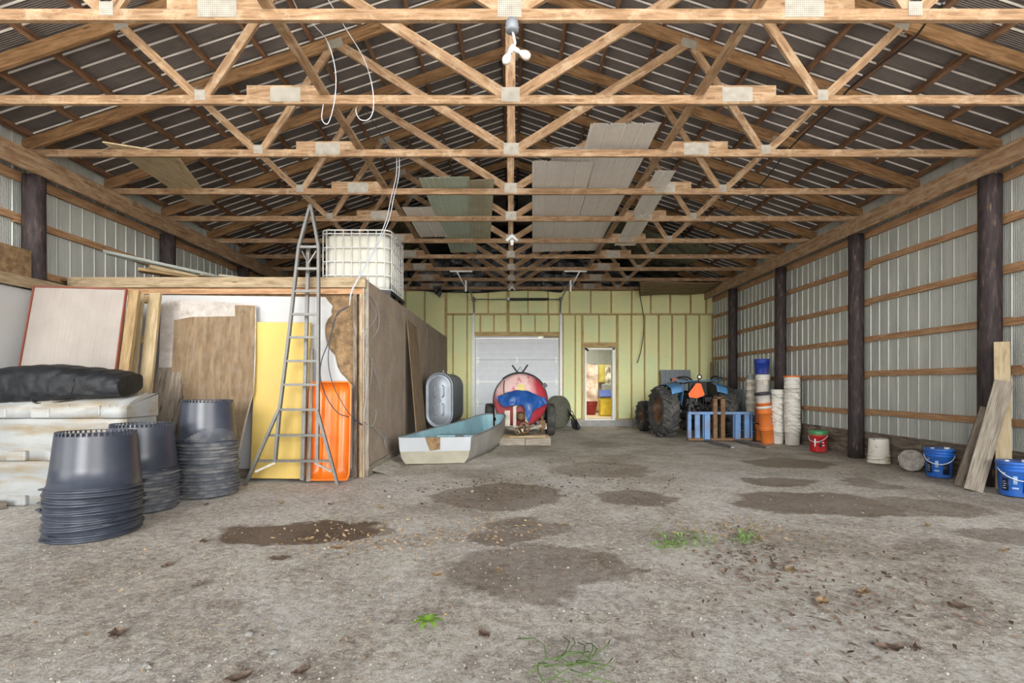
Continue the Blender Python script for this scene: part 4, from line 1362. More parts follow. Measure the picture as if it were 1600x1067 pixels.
# wheel builder ------------------------------------------------------------------
def wheel(parent, name, c, Ro, Wd, Ri, lug, n_lug, mats, rz=0.0, lug_h=.035):
    """axle along X at c; tyre (with lugs) and a rim as its child"""
    b = MB()
    Mx = Matrix.Rotation(rz, 3, 'Z') @ Matrix.Rotation(R(90), 3, 'Y')
    h = Wd / 2
    Rc = Ro - (lug_h if lug else 0)
    prof = [(Ri, -h * .62), (Ri + .02, -h * .72), (Ri + (Rc - Ri) * .45, -h * 1.0), (Rc * .93, -h * .98), (Rc * .985, -h * .78), (Rc, -h * .4), (Rc, h * .4), (Rc * .985, h * .78), (Rc * .93, h * .98), (Ri + (Rc - Ri) * .45, h * 1.0), (Ri + .02, h * .72), (Ri, h * .62)]
    b.lathe(prof, 48, M=Mx)
    if lug:
        for k in range(n_lug):
            for s in (-1, 1):
                a0 = 2 * math.pi * (k + (.5 if s > 0 else 0)) / n_lug
                P = []
                for q in range(4):
                    w = s * h * (.04 + .98 * q / 3)
                    a = a0 + .30 * (1 - q / 3) ** 1.1 * (.9 / (Ro / .6)) ** .5
                    rr = (Rc if q < 3 else Rc * .95) + lug_h * .45
                    P.append(Mx @ Vector((rr * math.cos(a), rr * math.sin(a), w)))
                for p, q in zip(P[:-1], P[1:]):
                    b.bar(p, q, lug_h * 1.15, lug_h * 1.1, up=((p + q) / 2).normalized())
    else:
        for w in (-.25, 0, .25):
            b.lathe([(Ro * .985, w * Wd - .01), (Ro * 1.006, w * Wd - .006), (Ro * 1.006, w * Wd + .006), (Ro * .985, w * Wd + .01)], 48, M=Mx)
    ty = b.build(name, mats[0], parent, loc=c)
    r_ = MB()
    r_.lathe([(Ri + .015, -h * .66), (Ri - .01, -h * .55), (Ri * .86, -h * .45), (Ri * .80, -h * .1), (Ri * .35, h * .0), (.05, -.02), (.0, -.02)], 32, M=Mx)
    r_.lathe([(Ri + .015, h * .66), (Ri - .01, h * .55), (Ri * .86, h * .45), (Ri * .80, h * .1), (Ri * .35, h * .02), (.05, .02), (.0, .02)], 32, M=Mx)
    for k in range(6):
        a = k * math.pi / 3
        p = Mx @ Vector((Ri * .3 * math.cos(a), Ri * .3 * math.sin(a), -.04)); p2 = Mx @ Vector((Ri * .3 * math.cos(a), Ri * .3 * math.sin(a), .04))
        r_.tube([p, p2], .012, 6)
    r_.build('wheel_rim', mats[1], ty)
    return ty

# red tank trailer ------------------------------------------------------------------
t = NT('red_tank_paint')
v = t.coords('Object', (3.0, 3, 0.9))
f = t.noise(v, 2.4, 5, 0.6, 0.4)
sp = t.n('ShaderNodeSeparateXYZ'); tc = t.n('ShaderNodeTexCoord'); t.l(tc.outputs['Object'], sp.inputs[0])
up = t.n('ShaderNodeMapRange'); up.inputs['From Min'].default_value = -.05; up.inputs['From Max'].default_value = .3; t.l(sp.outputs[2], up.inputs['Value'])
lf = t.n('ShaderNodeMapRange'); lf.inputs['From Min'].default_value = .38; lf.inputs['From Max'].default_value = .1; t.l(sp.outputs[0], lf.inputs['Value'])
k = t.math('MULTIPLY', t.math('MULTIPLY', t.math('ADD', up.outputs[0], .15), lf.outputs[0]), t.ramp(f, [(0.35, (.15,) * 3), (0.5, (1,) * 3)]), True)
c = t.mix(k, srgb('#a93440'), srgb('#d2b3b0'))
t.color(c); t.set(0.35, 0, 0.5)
M['tank_red'] = t.m
M['cream'] = m_plain('worn_cream_frame', '#c4bfb0', 0.6, 0.1, var=0.15, scale=8, dirt='#7a6a50', dirt_amt=0.6)
M['rust'] = m_plain('rusty_iron', '#7b6044', 0.8, 0.2, var=0.25, scale=14, dirt='#4a3524')
tr = empty('tank_trailer', (.195, 11.34, 0), 0, 'round red tank trailer with blue tarp over its pump, before the overhead door', 'trailer')
b = MB()
TR = .62
prof = [(.0, -.12), (.2, -.11), (.4, -.07), (.545, -.01), (.60, .04), (TR, .09), (TR, 1.9), (.55, 2.0), (0, 2.08)]
b.lathe(prof, 56, M=Matrix.Rotation(R(-90), 3, 'X'))
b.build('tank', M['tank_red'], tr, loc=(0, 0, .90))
b = MB(); b.tube([(TR * 1.012 * math.cos(R(a)), .12, .90 + TR * 1.012 * math.sin(R(a))) for a in range(-20, 201, 8)], .016, 8); b.build('tank_band', M['black'], tr)
b = MB(); b.tube([(TR * 1.03 * math.cos(R(a)), .16 + .02 * math.sin(a), .90 + TR * 1.03 * math.sin(R(a))) for a in range(28, 132, 6)], .026, 8); b.build('top_hose', M['black'], tr)
b = MB(); b.bar((-.03, .2, 1.50), (-.19, .16, 1.72), .05, .03).bar((.02, .2, 1.50), (.17, .16, 1.73), .05, .03); b.tube([(-.08, .17, 1.56), (0, .17, 1.68), (.05, .17, 1.58), (.09, .17, 1.6)], .008, 5); b.build('hatch_levers', M['black'], tr)
b = MB(); b.bar((.48, .1, 1.16), (.6, .1, 1.28), .07, .1); b.build('hose_clamp', M['black'], tr)
b = MB(); b.tube(spline([(-.37, .02, 1.36), (-.385, -.06, 1.2), (-.37, -.09, 1.05), (-.34, -.1, .98)]), .012, 6); b.build('thin_hose', M['black'], tr)
b = MB(); b.prism([(-.07, -.128, 1.12), (.09, -.128, 1.12), (.09, -.112, 1.28), (-.07, -.112, 1.28)], (0, 1, 0), .012); b.build('yellow_label', m_plain('yellow_paper_label', '#d3c47c', .7, var=.1), tr)
b = MB(); b.prism([(.10, -.12, 1.14), (.2, -.12, 1.14), (.2, -.1, 1.25), (.10, -.1, 1.25)], (0, 1, 0), .012); b.build('pale_label', m_plain('pale_paper_label', '#d9b9b4', .7, var=.1), tr)
b = MB(); b.lathe([(0, -.01), (.055, -.01), (.062, 0), (.062, .05)], 20, c=(.215, -.15, 1.03), M=Matrix.Rotation(R(-90), 3, 'X')); g_ = b.build('gauge', M['black'], tr)
b = MB(); b.lathe([(0, -.016), (.042, -.016), (.042, -.01)], 20, c=(.215, -.15, 1.03), M=Matrix.Rotation(R(-90), 3, 'X')); b.build('gauge_face', M['white_metal'], g_)
# frame and pump
b = MB(); b.box(-.36, -.24, -.25, -.2, .33, .68).box(-.17, -.10, -.35, -.2, .30, .78).box(.10, .17, -.35, -.2, .30, .78).bar((-.13, -.3, .78), (0, -.3, .86), .07, .05).bar((.13, -.3, .78), (0, -.3, .86), .07, .05); b.build('pump_frame', M['cream'], tr)
b = MB(); b.lathe([(0, -.2), (.07, -.2), (.08, -.1), (.1, 0), (.1, .2)], 20, c=(0, -.35, .56), M=Matrix.Rotation(R(-90), 3, 'X')); b.build('pump', M['rust'], tr)
b = MB(); b.lathe([(.09, 0), (.125, 0), (.13, .02), (.13, .18), (.09, .18)], 24, c=(.07, -.72, .33), M=Matrix.Rotation(R(-90), 3, 'X')); b.lathe([(.05, .02), (.03, .1), (.0, .1)], 16, c=(.07, -.72, .33), M=Matrix.Rotation(R(-90), 3, 'X')); b.lathe([(.05, 0), (.075, 0), (.075, .1), (.05, .1)], 16, c=(-.06, -.72, .26), M=Matrix.Rotation(R(-90), 3, 'X')); b.build('hitch_ring', M['rust'], tr)
b = MB(); b.bar((-.02, -.62, .28), (-.32, -.12, .30), .14, .05).bar((.12, -.6, .30), (.55, -.05, .36), .12, .05).box(-.33, .6, -.1, 0, .25, .33); b.bar((0, -.7, .27), (0, 1.6, .27), .1, .08).bar((-.4, .0, .27), (-.4, 1.9, .3), .06, .08).bar((.4, 0, .27), (.4, 1.9, .3), .06, .08); b.build('tongue_frame', M['cream'], tr)
b = MB(); b.box(.42, .56, -.25, -.05, .28, .46); b.tube([(.49, -.15, .1), (.49, -.15, .55)], .03, 8); b.build('jack', M['rust'], tr)
b = MB(); b.tube([(-.85, 1.0, .40), (.85, 1.0, .40)], .04, 8); b.build('axle', M['black'], tr)
for x in (-.75, .76):
    wheel(tr, 'trailer_tyre', (x, 1.0, .40), .40, .22, .2, False, 0, (M['rubber'], M['cream']))
# blue tarp draped over the pump
t = NT('blue_tarp')
v = t.coords('Object')
f = t.noise(v, 5, 5, 0.6)
t.color(t.ramp(f, [(0.3, srgb('#17407f')), (0.52, srgb('#2558a3')), (0.72, srgb('#56697f'))])); t.set(0.35, 0, 0.5); t.bump(t.noise(v, 9, 4, .6, 1.2), 0.7, 0.03)
M['tarp'] = t.m
edge = [(-.55, .98), (-.50, .87), (-.36, .75), (-.22, .80), (-.08, .80), (.06, .80), (.10, .70), (.12, .50), (.17, .44), (.24, .62), (.30, .72), (.40, .74), (.52, .80), (.60, .84)]
def tarp(u, v):
    # v=0 top ridge, v=1 ragged lower edge
    k = u * (len(edge) - 1); i = min(int(k), len(edge) - 2); t_ = k - i
    ex = edge[i][0] * (1 - t_) + edge[i + 1][0] * t_; ez = edge[i][1] * (1 - t_) + edge[i + 1][1] * t_
    txp = -.50 + 1.05 * u; tz = 1.00 + .14 * math.sin(math.pi * min(1, u * 1.1)) - .1 * max(0, u - .8)
    x = txp + (ex - txp) * v; z = tz + (ez - tz) * v
    bulge = math.sin(math.pi * min(1, v * .9 + .1)) * .12 * math.sin(math.pi * u)
    y = -.16 - .30 * v * math.sin(math.pi * min(max(u, .03), .97)) - bulge
    w = noise.noise(Vector((x * 7, z * 4, 2))) * .045 + noise.noise(Vector((x * 19, z * 11, 5))) * .02
    return (.195 + x * 1.02 + w * .3, 11.34 + y + w, z + w * .4)
b = MB(); b.grid(tarp, 60, 26)
o = b.build('blue_tarp', M['tarp'], solid=.004); tag(o, 'crumpled blue tarp draped over the front of the red tank trailer', 'tarp')

# round grey mesh reel and hoses by the trailer --------------------------------------
M['mesh_grey'] = m_plain('grey_green_cloth', '#6b6b60', 0.85, var=0.2, scale=12, dirt='#4a4a42')
ro = empty('cable_reel', (1.36, 14.45, 0), R(40), 'grey round reel standing on edge between the overhead door and the doorway', 'reel')
for y0, nm in ((-.06, 'reel_disc'), (.10, 'reel_disc')):
    b = MB(); b.lathe([(0, y0 - .012), (.1, y0 - .02), (.46, y0 - .01), (.475, y0), (.46, y0 + .02), (0, y0 + .02)], 40, c=(0, 0, .475), M=Matrix.Rotation(R(-90), 3, 'X') @ Matrix.Scale(1, 3)); b.build(nm, M['mesh_grey'], ro)
b = MB(); b.lathe([(.2, -.05), (.2, .09)], 24, c=(0, 0, .475), M=Matrix.Rotation(R(-90), 3, 'X')); b.build('reel_drum', M['black'], ro)
b = MB()
for k in range(9):
    x0 = 1.42 + .03 * k; y0 = 11.7 + .03 * random.random()
    rj = lambda a: random.uniform(-a, a)
    P = spline([(1.66 + rj(.04), 14.35, .56 - .03 * k), (1.74 + rj(.07), 14.2, .4 + rj(.05)), (1.84 + rj(.06), 14.1, .2 + rj(.06)), (1.88 + rj(.07), 14.0 + rj(.05), .02), (1.78 + rj(.08), 14.05, .03), (1.72 + rj(.05), 14.15, .25 + rj(.08))], 6)
    b.tube(P, .011, 6)
o = b.build('black_hose', M['black']); tag(o, 'tangle of black hose slumped against the grey reel', 'hose')

# tractor -----------------------------------------------------------------------------
M['tblue'] = m_plain('tractor_blue', '#4b7fae', 0.4, 0.1, var=0.12, scale=5, dirt='#5b5f66', dirt_amt=0.5)
M['rimrust'] = m_plain('rusty_wheel_rim', '#77553c', 0.7, 0.2, var=0.3, scale=7, dirt='#a29c8f', dirt_amt=0.6)
M['iron'] = m_plain('greasy_dark_iron', '#2b2b2d', 0.55, 0.4, var=0.3, scale=12, dirt='#5c5a55', dirt_amt=0.5)
tt = empty('tractor', (4.42, 12.1, 0), R(4), 'old blue farm tractor seen from behind, with big lugged rear tyres', 'tractor')
for x in (-.72, .72):
    wheel(tt, 'rear_tyre', (x, 0, .615), .62, .40, .33, True, 17, (M['rubber'], M['rimrust']), lug_h=.045)
for x in (-.62, .62):
    wheel(tt, 'front_tyre', (x - .0, 1.68, .40), .42, .26, .2, True, 14, (M['rubber'], M['rimrust']), lug_h=.03)
b = MB(); b.box(-.16, .16, -.25, .9, .45, .82).box(-.13, .13, .9, 1.85, .5, .8); b.tube([(-.6, 0, .615), (.6, 0, .615)], .10, 12); b.lathe([(0, -.06), (.12, -.05), (.16, 0), (.16, .1)], 20, c=(0, -.25, .62), M=Matrix.Rotation(R(-90), 3, 'X')); b.tube([(0, -.36, .58), (0, -.25, .58)], .03, 8); b.build('gearbox_and_axle', M['iron'], tt, bevel=.01)
b = MB(); b.box(-.5, .5, 1.62, 1.74, .36, .44); b.build('front_axle', M['iron'], tt)
b = MB()
def hood(u, v):
    a = math.pi * u; w, h = .27, .30
    return (w * math.copysign(abs(math.cos(a)) ** .6, math.cos(a)), .6 + 1.3 * v, .82 + h * abs(math.sin(a)) ** .5)
b.grid(hood, 16, 6); b.prism([hood(k / 16, 1) for k in range(17)], (0, 1, 0), .02); b.build('engine_hood', M['tblue'], tt)
for s in (-1, 1):
    b = MB()
    P0, P1 = [], []
    def fen(u, v, s=s):
        # flat-top fender over the rear tyre
        pts = [(-.45, 1.10), (-.40, 1.24), (-.1, 1.335), (.35, 1.335), (.6, 1.22), (.68, 1.0)]
        k = u * (len(pts) - 1); i = min(int(k), len(pts) - 2); t_ = k - i
        y = pts[i][0] * (1 - t_) + pts[i + 1][0] * t_; z = pts[i][1] * (1 - t_) + pts[i + 1][1] * t_
        x = s * (.42 + .27 * v)
        return (x, y, z - .07 * v)
    b.grid(fen, 15, 6)
    b.build('fender', M['tblue'], tt, solid=.012)
    b = MB(); b.prism([(s * .42, -.45, 1.10), (s * .42, -.40, 1.24), (s * .42, -.1, 1.33), (s * .42, .35, 1.33), (s * .42, .6, 1.22), (s * .42, .6, .8), (s * .42, -.35, .78)], (-s, 0, 0), .015); b.build('fender_side', M['iron'] if s > 0 else M['tblue'], tt)
b = MB(); b.box(-.21, .21, -.32, .1, .95, 1.05).box(-.22, .22, -.36, -.26, 1.0, 1.34); b.tube([(0, -.1, .8), (0, -.1, .98)], .05, 8); b.build('seat', M['black'], tt, bevel=.03)
b = MB(); b.tube([(.20 * math.cos(k * .349) - .05, .55 + .07 * math.sin(k * .349), 1.36 + .19 * math.sin(k * .349) * .35) for k in range(18)], .015, 6, closed=True); b.tube([(-.05, .55, 1.35), (0, .85, 1.0)], .02, 8); b.build('steering_wheel', M['black'], tt)
b = MB(); b.tube([(-.55, -.3, 1.36), (-.42, -.3, 1.345), (.6, -.3, 1.38)], .016, 6); b.build('rear_bar', M['tblue'], tt)
b = MB(); b.tube(spline([(-.52, -.1, 1.34), (-.4, -.1, 1.44), (-.15, -.05, 1.45), (.0, 0, 1.38)]), .018, 8); b.box(-.58, -.42, -.16, -.06, 1.36, 1.42); b.build('grab_handle', M['black'], tt)
b = MB(); b.box(-.58, -.44, -.2, -.14, 1.34, 1.42); b.build('tail_lamp', M['red_edge'], tt)
b = MB(); b.tube(spline([(.42, -.1, 1.36), (.5, -.05, 1.46), (.66, 0, 1.46), (.74, 0, 1.38)]), .02, 8); b.box(.62, .72, -.1, 0, 1.38, 1.46); b.build('lever_bracket', M['black'], tt)
b = MB(); b.lathe([(.0, .07), (.035, .06), (.055, .02), (.058, 0), (.05, 0)], 24, c=(.0, -.42, 1.45), M=Matrix.Rotation(R(-90), 3, 'X')); b.tube([(0, -.34, 1.3), (0, -.36, 1.42)], .012, 6); lmp = b.build('work_lamp', M['black'], tt)
b = MB(); b.lathe([(.0, -.006), (.015, -.004), (.034, .004)], 24, c=(.0, -.42, 1.45), M=Matrix.Rotation(R(-90), 3, 'X')); b.build('lamp_glass', M['white_metal'], lmp)
M['smv'] = m_plain('orange_safety_triangle', '#ff6a2e', 0.5, var=0.04)
b = MB()
tri = [(at(px, py, 11.62) - Vector((4.42, 0, 0))) for px, py in ((1084.5, 598.5), (1090.5, 599.3), (1096.5, 616.5), (1095, 618), (1084, 622), (1072, 620.5), (1070.6, 615), (1082, 600))]
b.prism([(p.x, -.56, p.z) for p in tri], (0, 1, 0), .004); b.build('slow_moving_triangle', M['smv'], tt)
b = MB()
random.seed(5)
for k in range(15):
    x = random.uniform(-.3, .42); z = random.uniform(.66, 1.0); w = random.uniform(.03, .07)
    b.box(x - w, x + w, -.44 - random.random() * .08, -.3, z - w * .8, z + w * .8)
for k in range(8):
    x = random.uniform(-.3, .4)
    b.tube(spline([(x, -.42, random.uniform(.9, 1.0)), (x + random.uniform(-.1, .1), -.5, random.uniform(.7, .8)), (x + random.uniform(-.15, .15), -.45, random.uniform(.6, .7))], 5), .012, 5)
b.build('hydraulic_valves', M['iron'], tt)
for s in (-1, 1):
    b = MB(); b.bar((s * .2, -.2, .45), (s * .38, -.85, .35), .05, .04).bar((s * .24, -.25, .9), (s * .34, -.6, .78), .04, .03).bar((s * .34, -.6, .78), (s * .36, -.7, .4), .03, .03); b.build('lift_arm', M['iron'], tt)

# pallet fork carriage behind the tractor
fk = empty('fork_carriage', (4.66, 11.05, 0), 0, 'blue steel pallet-fork carriage standing at the rear of the tractor', 'fork attachment')
M['fblue'] = m_plain('worn_blue_steel', '#5f86b5', 0.5, 0.1, var=0.12, scale=6, dirt='#75604f', dirt_amt=0.75)
W2 = .72
def fb(name, x0, x1, z0, z1, y0=-.04, y1=.04, mat='fblue'):
    b = MB(); b.box(x0, x1, y0, y1, z0, z1); return b.build(name, M[mat], fk, bevel=.004)
fb('top_rail', -W2, W2, .60, .66, -.05, .05)
fb('bottom_rail', -W2, W2, .015, .07, -.05, .05, 'rust')
for x, w in ((-.69, .04), (.70, .02)): fb('end_upright', x - w, x + w, .07, .60)
for x, w in ((-.51, .055), (-.31, .078), (.372, .078), (.597, .055)): fb('upright', x - w, x + w, .07, .60, -.03, .03)
for x in (-.12, .05): fb('centre_mast', x - .045, x + .045, .07, .98, -.06, .03, 'rust')
fb('mast_cap', -.165, .095, .95, .99, -.06, .03, 'rust')
for x in (-.31, .372):
    b = MB(); b.bar((x, -.04, .035), (x * 1.02, -1.35, .03), .11, .035, taper=.7); b.build('fork_tine', M['steel'], fk)
    b = MB(); b.bar((x, -.065, .02), (x, -.065, .60), .12, .03, up=(0, 1, 0)); b.build('fork_shank', M['fblue'], fk)

# grey panels leaning in the back corner
for (x0, x1, z1, y, lab) in ((bx(1018), bx(1040), 1.14, 15.02, 'short grey ribbed panel leaning on the yellow wall behind the front tyre'),
                             (bx(1029), bx(1075), 1.72, 15.0, 'tall grey ribbed panel leaning on the yellow wall behind the tractor')):
    m = MB()
    ribbed(m, (x0, y - .0, z1), (1, 0, 0), (0, -.16, -1), z1 * 1.01, x1 - x0, (0, -1, .1), pitch=.14 if x1 - x0 > .6 else .11, depth=.02, minor=.003)
    o = m.build('ribbed_sheet', M['grey_panel'], solid=.002); tag(o, lab, 'metal panel')
for k, (dx, h, lab) in enumerate(((0, 1.95, 'long pale strip leaning in the back corner by the tall post, inner one'), (.13, 2.0, 'long pale strip leaning in the back corner by the tall post, outer one'))):
    m = MB(); m.bar((5.78 + dx * .8, 14.35 - .1 * k, 0.01), (6.04 + dx * .2, 14.95 - .25 * k, h), .12, .02, up=(-1, 0, 0)); o = m.build('pale_strip', M['grey_wood']); tag(o, lab, 'plank', 'pale strips in the back corner')
for (x0, x1, y, z0, z1, lab) in ((5.05 + .45, 5.9, 12.45, 0, 1.15, 'flat grey sheet standing behind the fork carriage by the buckets'),
                                 (5.42, 5.80, 12.1, 0, .95, 'ribbed grey sheet standing in front of the flat grey one')):
    m = MB()
    if 'ribbed' in lab[:8]:
        ribbed(m, (x0, y, z1), (1, 0, 0), (0, 0, -1), z1 - z0, x1 - x0, (0, -1, 0), pitch=.1, depth=.025, minor=.002)
        o = m.build('grey_sheet', M['grey_panel'], solid=.002)
    else:
        m.prism([(x0, y, z0), (x1, y, z0), (x1, y + .1, z1), (x0, y + .1, z1)], (0, -1, 0), .01); o = m.build('grey_sheet', M['grey_panel'])
    tag(o, lab, 'metal panel')

# buckets ----------------------------------------------------------------------------------
def m_bucket(name, col, rough=.4, dirt='#8f887a', amt=.35): return m_plain(name, col, rough, var=0.06, scale=6, dirt=dirt, dirt_amt=amt)
M['bw'] = m_bucket('white_bucket', '#dddad2'); M['bc'] = m_bucket('cream_bucket', '#d5cfbf', amt=.6)
M['bo'] = m_bucket('orange_bucket', '#dd7a33'); M['bb'] = m_bucket('deep_blue_bucket', '#27409b'); M['bcol'] = m_bucket('bright_blue_pail', '#2d6fd0', .33)
M['br'] = m_bucket('red_pail', '#c01f2b', .35); M['bg'] = m_bucket('green_band', '#3f8a55', .4); M['bk'] = m_bucket('black_lid', '#2c2f33')
M['bgy'] = m_bucket('grey_bucket', '#9fa5a4'); M['bpeach'] = m_bucket('orange_lid', '#e9762f')
def bucket_body(r0=.132, r1=.150, h=.37, ribs=True):
    b = MB()
    def rr(z): return r0 + (r1 - r0) * z / h
    prof = [(0, .004), (r0 - .01, .004), (r0 - .004, 0), (r0, .006), (rr(h * .74), h * .74)]
    if ribs:
        prof += [(rr(h * .74) + .009, h * .745), (rr(h * .74) + .009, h * .76), (rr(h * .78), h * .765), (rr(h * .83), h * .83), (rr(h * .83) + .009, h * .835), (rr(h * .83) + .009, h * .85), (rr(h * .86), h * .855)]
    prof += [(rr(h * .955), h * .955), (rr(h) + .006, h * .96), (rr(h) + .006, h), (rr(h) - .004, h), (rr(h) - .006, h * .9), (r0 - .008, .02), (0, .018)]
    b.lathe(prof, 36)
    return b
def handle_pts(r, z, drop, a0, n=14):
    """wire bail hanging down: ends on both sides, belly towards direction a0"""
    P = []
    for k in range(n + 1):
        a = math.pi * k / n
        s = math.cos(a); q = math.sin(a)
        x, y = s * r, -q * r * 1.03
        P.append((x * math.cos(a0) - y * math.sin(a0), x * math.sin(a0) + y * math.cos(a0), z - drop * q))
    return P
def bucket(name, loc, label, cat, grp, body, r0=.132, r1=.150, h=.37, rz=0, tilt=(0, 0), bail=True, a0=0.3, bail_mat=None, grip=False):
    o = empty(name, loc, rz, label, cat, grp)
    o.rotation_euler = (tilt[0], tilt[1], rz)
    bucket_body(r0, r1, h).build('bucket_body', body, o)
    if bail:
        b = MB(); P = handle_pts(r1 + .006, h * .80, .12, a0); b.tube(P, .003 if not grip else .006, 5)
        b.build('handle', bail_mat or M['steel'], o)
        for s_ in (0, -1):
            p = Vector(P[s_]); b = MB(); b.tube([p - Vector((0, 0, .015)), p + Vector((0, 0, .015))], .012, 6); b.build('handle_lug', body, o)
    return o
def lid_on(o, r, z, mat, hh=.03, name='lid'):
    b = MB(); b.lathe([(r + .010, z - hh * .8), (r + .014, z - hh * .8), (r + .014, z + .006), (r + .004, z + .010), (r - .012, z + .003), (0, z + .002)], 36); return b.build(name, mat, o)

# tall white stacks
def stack(x, y, n, dz, body, where, grp, top_lab, lid=None, lean=(0, 0), start_z=0.0, r=(.135, .152), first_h=.37, cat='bucket', skip_top=False):
    proto = None
    for k in range(n):
        r_ = n - 1 - k
        lab = top_lab if r_ == 0 else ('bucket at the very bottom of ' + where if k == 0 else '%s bucket from the top in %s' % (ORD[r_], where))
        z = start_z + k * dz
        if proto is None:
            proto = bucket('white_bucket', (x, y, z), lab, cat, grp, body, r[0], r[1], first_h, rz=random.uniform(0, 6)); o = proto
        else:
            o = copy_tree(proto)
        o.location = (x + lean[0] * z + random.uniform(-.006, .006), y + lean[1] * z + random.uniform(-.006, .006), z + .001)
        o.rotation_euler = (0, 0, 0); o.rotation_euler = (random.uniform(-.012, .012), random.uniform(-.012, .012), random.uniform(-.9, .9) + 0.3)
        o['label'] = lab
    if lid: lid_on(o, r[1], first_h, lid)
    return o
stack(5.87, 10.32, 15, .0765, M['bw'], 'the tallest white stack, at the red pail end', 'buckets of the tallest white stack', 'white bucket with an orange lid, top of the tallest stack', lid=M['bpeach'])
stack(5.70, 10.57, 12, .0735, M['bw'], 'the plain white stack without a lid', 'buckets of the plain white stack', 'open white bucket on top of the stack without a lid', r=(.118, .135), first_h=.35)
# stack behind the fork carriage: thin white with a grey one on top
top_ = stack(5.61, 11.55, 4, .16, M['bc'], 'the narrow cream stack beside the fork carriage', 'buckets of the narrow cream stack', 'cream bucket second below the grey one beside the fork carriage', start_z=.60, r=(.105, .118), first_h=.30)
o = bucket('grey_bucket', (5.61, 11.55, 1.385), 'small grey bucket set on top of the narrow cream stack', 'bucket', None, M['bgy'], .105, .112, .13, bail=False)
for k in range(3):
    m = MB(); m.box(5.44, 5.78, 11.42, 11.7, .0 + .2 * k, .195 + .2 * k); 
    o = m.build('grey_crate', M['grey_panel'], bevel=.01); tag(o, '%s grey crate under the narrow cream buckets' % ('lowest', 'middle', 'top')[k], 'crate', 'grey crates under the cream buckets')
    m = MB(); m.box(5.435, 5.785, 11.415, 11.705, .175 + .2 * k, .195 + .2 * k); m.build('crate_rim', M['white_metal'], o)
# orange and white mixed stack with the deep blue pail on top
seq = [(.0, 'bo', .37, 'orange bucket at the foot of the stack topped by the deep blue pail'), (.39, 'bgy', .1, None), (.40, 'bo', .40, 'second orange bucket up, under the white ones with the blue pail'),
       (.80, 'bw', .22, 'white bucket with an orange line, below the labelled white bucket'), (1.04, 'bw', .45, 'tall white bucket with a small label right under the deep blue pail'), (1.50, 'bb', .34, 'deep blue pail crowning the mixed orange and white stack')]
MX, MY = 5.66, 11.15
for z, mk, h, lab in seq:
    if lab is None: continue
    r0, r1 = (.14, .15)
    if mk == 'bb': r0, r1 = .135, .165
    o = bucket('stacked_bucket', (MX + .01 * math.sin(z * 7), MY, z + .002), lab, 'bucket', 'buckets of the mixed colour stack', M[mk], r0, r1, h, bail=False)
    if mk == 'bb': o.name = 'blue_pail'
    if z == 1.04:
        b = MB(); b.box(-.07, .03, -.158, -.14, .22, .30); b.build('paper_label', M['bc'], o)
    if z == .80: lid_on(o, .148, h, M['bo'], .02, 'rim_line')
    if z == .0:
        b = MB(); b.prism([(-.02, -.144, .05), (.09, -.144, .05), (.03, -.144, .24)], (0, 1, 0), .012); b.build('pale_logo_patch', M['bc'], o)
# leaning orange stack with black lid
LX, LY = 5.52, 10.62
lean = R(-7)
def along(z): return (LX - .115 * z, LY, z)
for z, mk, h, lab in ((.0, 'bo', .40, 'orange bucket at the foot of the leaning stack with the black lid'), (.39, 'bo', .36, 'second orange bucket up in the leaning stack'), (.66, 'bw', .15, 'white bucket between the orange ones in the leaning stack'),
                      (.79, 'bo', .09, 'orange band of a bucket just under the top white one in the leaning stack'), (.87, 'bw', .22, 'white bucket with a black lid on top of the leaning stack')):
    o = bucket('leaning_bucket', along(z), lab, 'bucket', 'buckets of the leaning orange stack', M[mk], .132, .145 if mk == 'bo' else .148, h, bail=False)
    o.rotation_euler = (0, R(-6.5), 0)
    if z == .87: lid_on(o, .15, h, M['bk'], .06)

# red pail with green top
o = bucket('red_pail', (5.80, 9.33, 0), 'red pail with a green top band and white print by the wall', 'pail', None, M['br'], .142, .152, .39, a0=-.9, bail_mat=M['white_metal'], grip=True)
b = MB(); b.lathe([(.1535, .31), (.157, .315), (.160, .395), (.15, .40), (0, .395)], 36); b.build('green_band', M['bg'], o)
def wrap(o, a0, a1, z0, z1, r, mat, name, n=8):
    """label wrapped on a pail, angles in degrees seen from above"""
    b = MB(); b.grid(lambda u, v: ((r) * math.cos(R(a0 + (a1 - a0) * u)), (r) * math.sin(R(a0 + (a1 - a0) * u)), z0 + (z1 - z0) * v), n, 1); return b.build(name, mat, o, solid=.001)
M['print'] = m_plain('white_print', '#e9ecef', .5, var=.02)
M['navy'] = m_plain('dark_label', '#1b2740', .45, var=.08)
wrap(o, 212, 222, .10, .25, .1495, M['print'], 'white_print_mark'); wrap(o, 222, 240, .18, .20, .1495, M['print'], 'white_print_mark'); wrap(o, 262, 280, .12, .135, .1485, M['print'], 'white_print_mark'); wrap(o, 246, 258, .10, .24, .149, M['bk'], 'dark_print_mark'); wrap(o, 264, 276, .17, .19, .149, M['print'], 'white_print_mark')

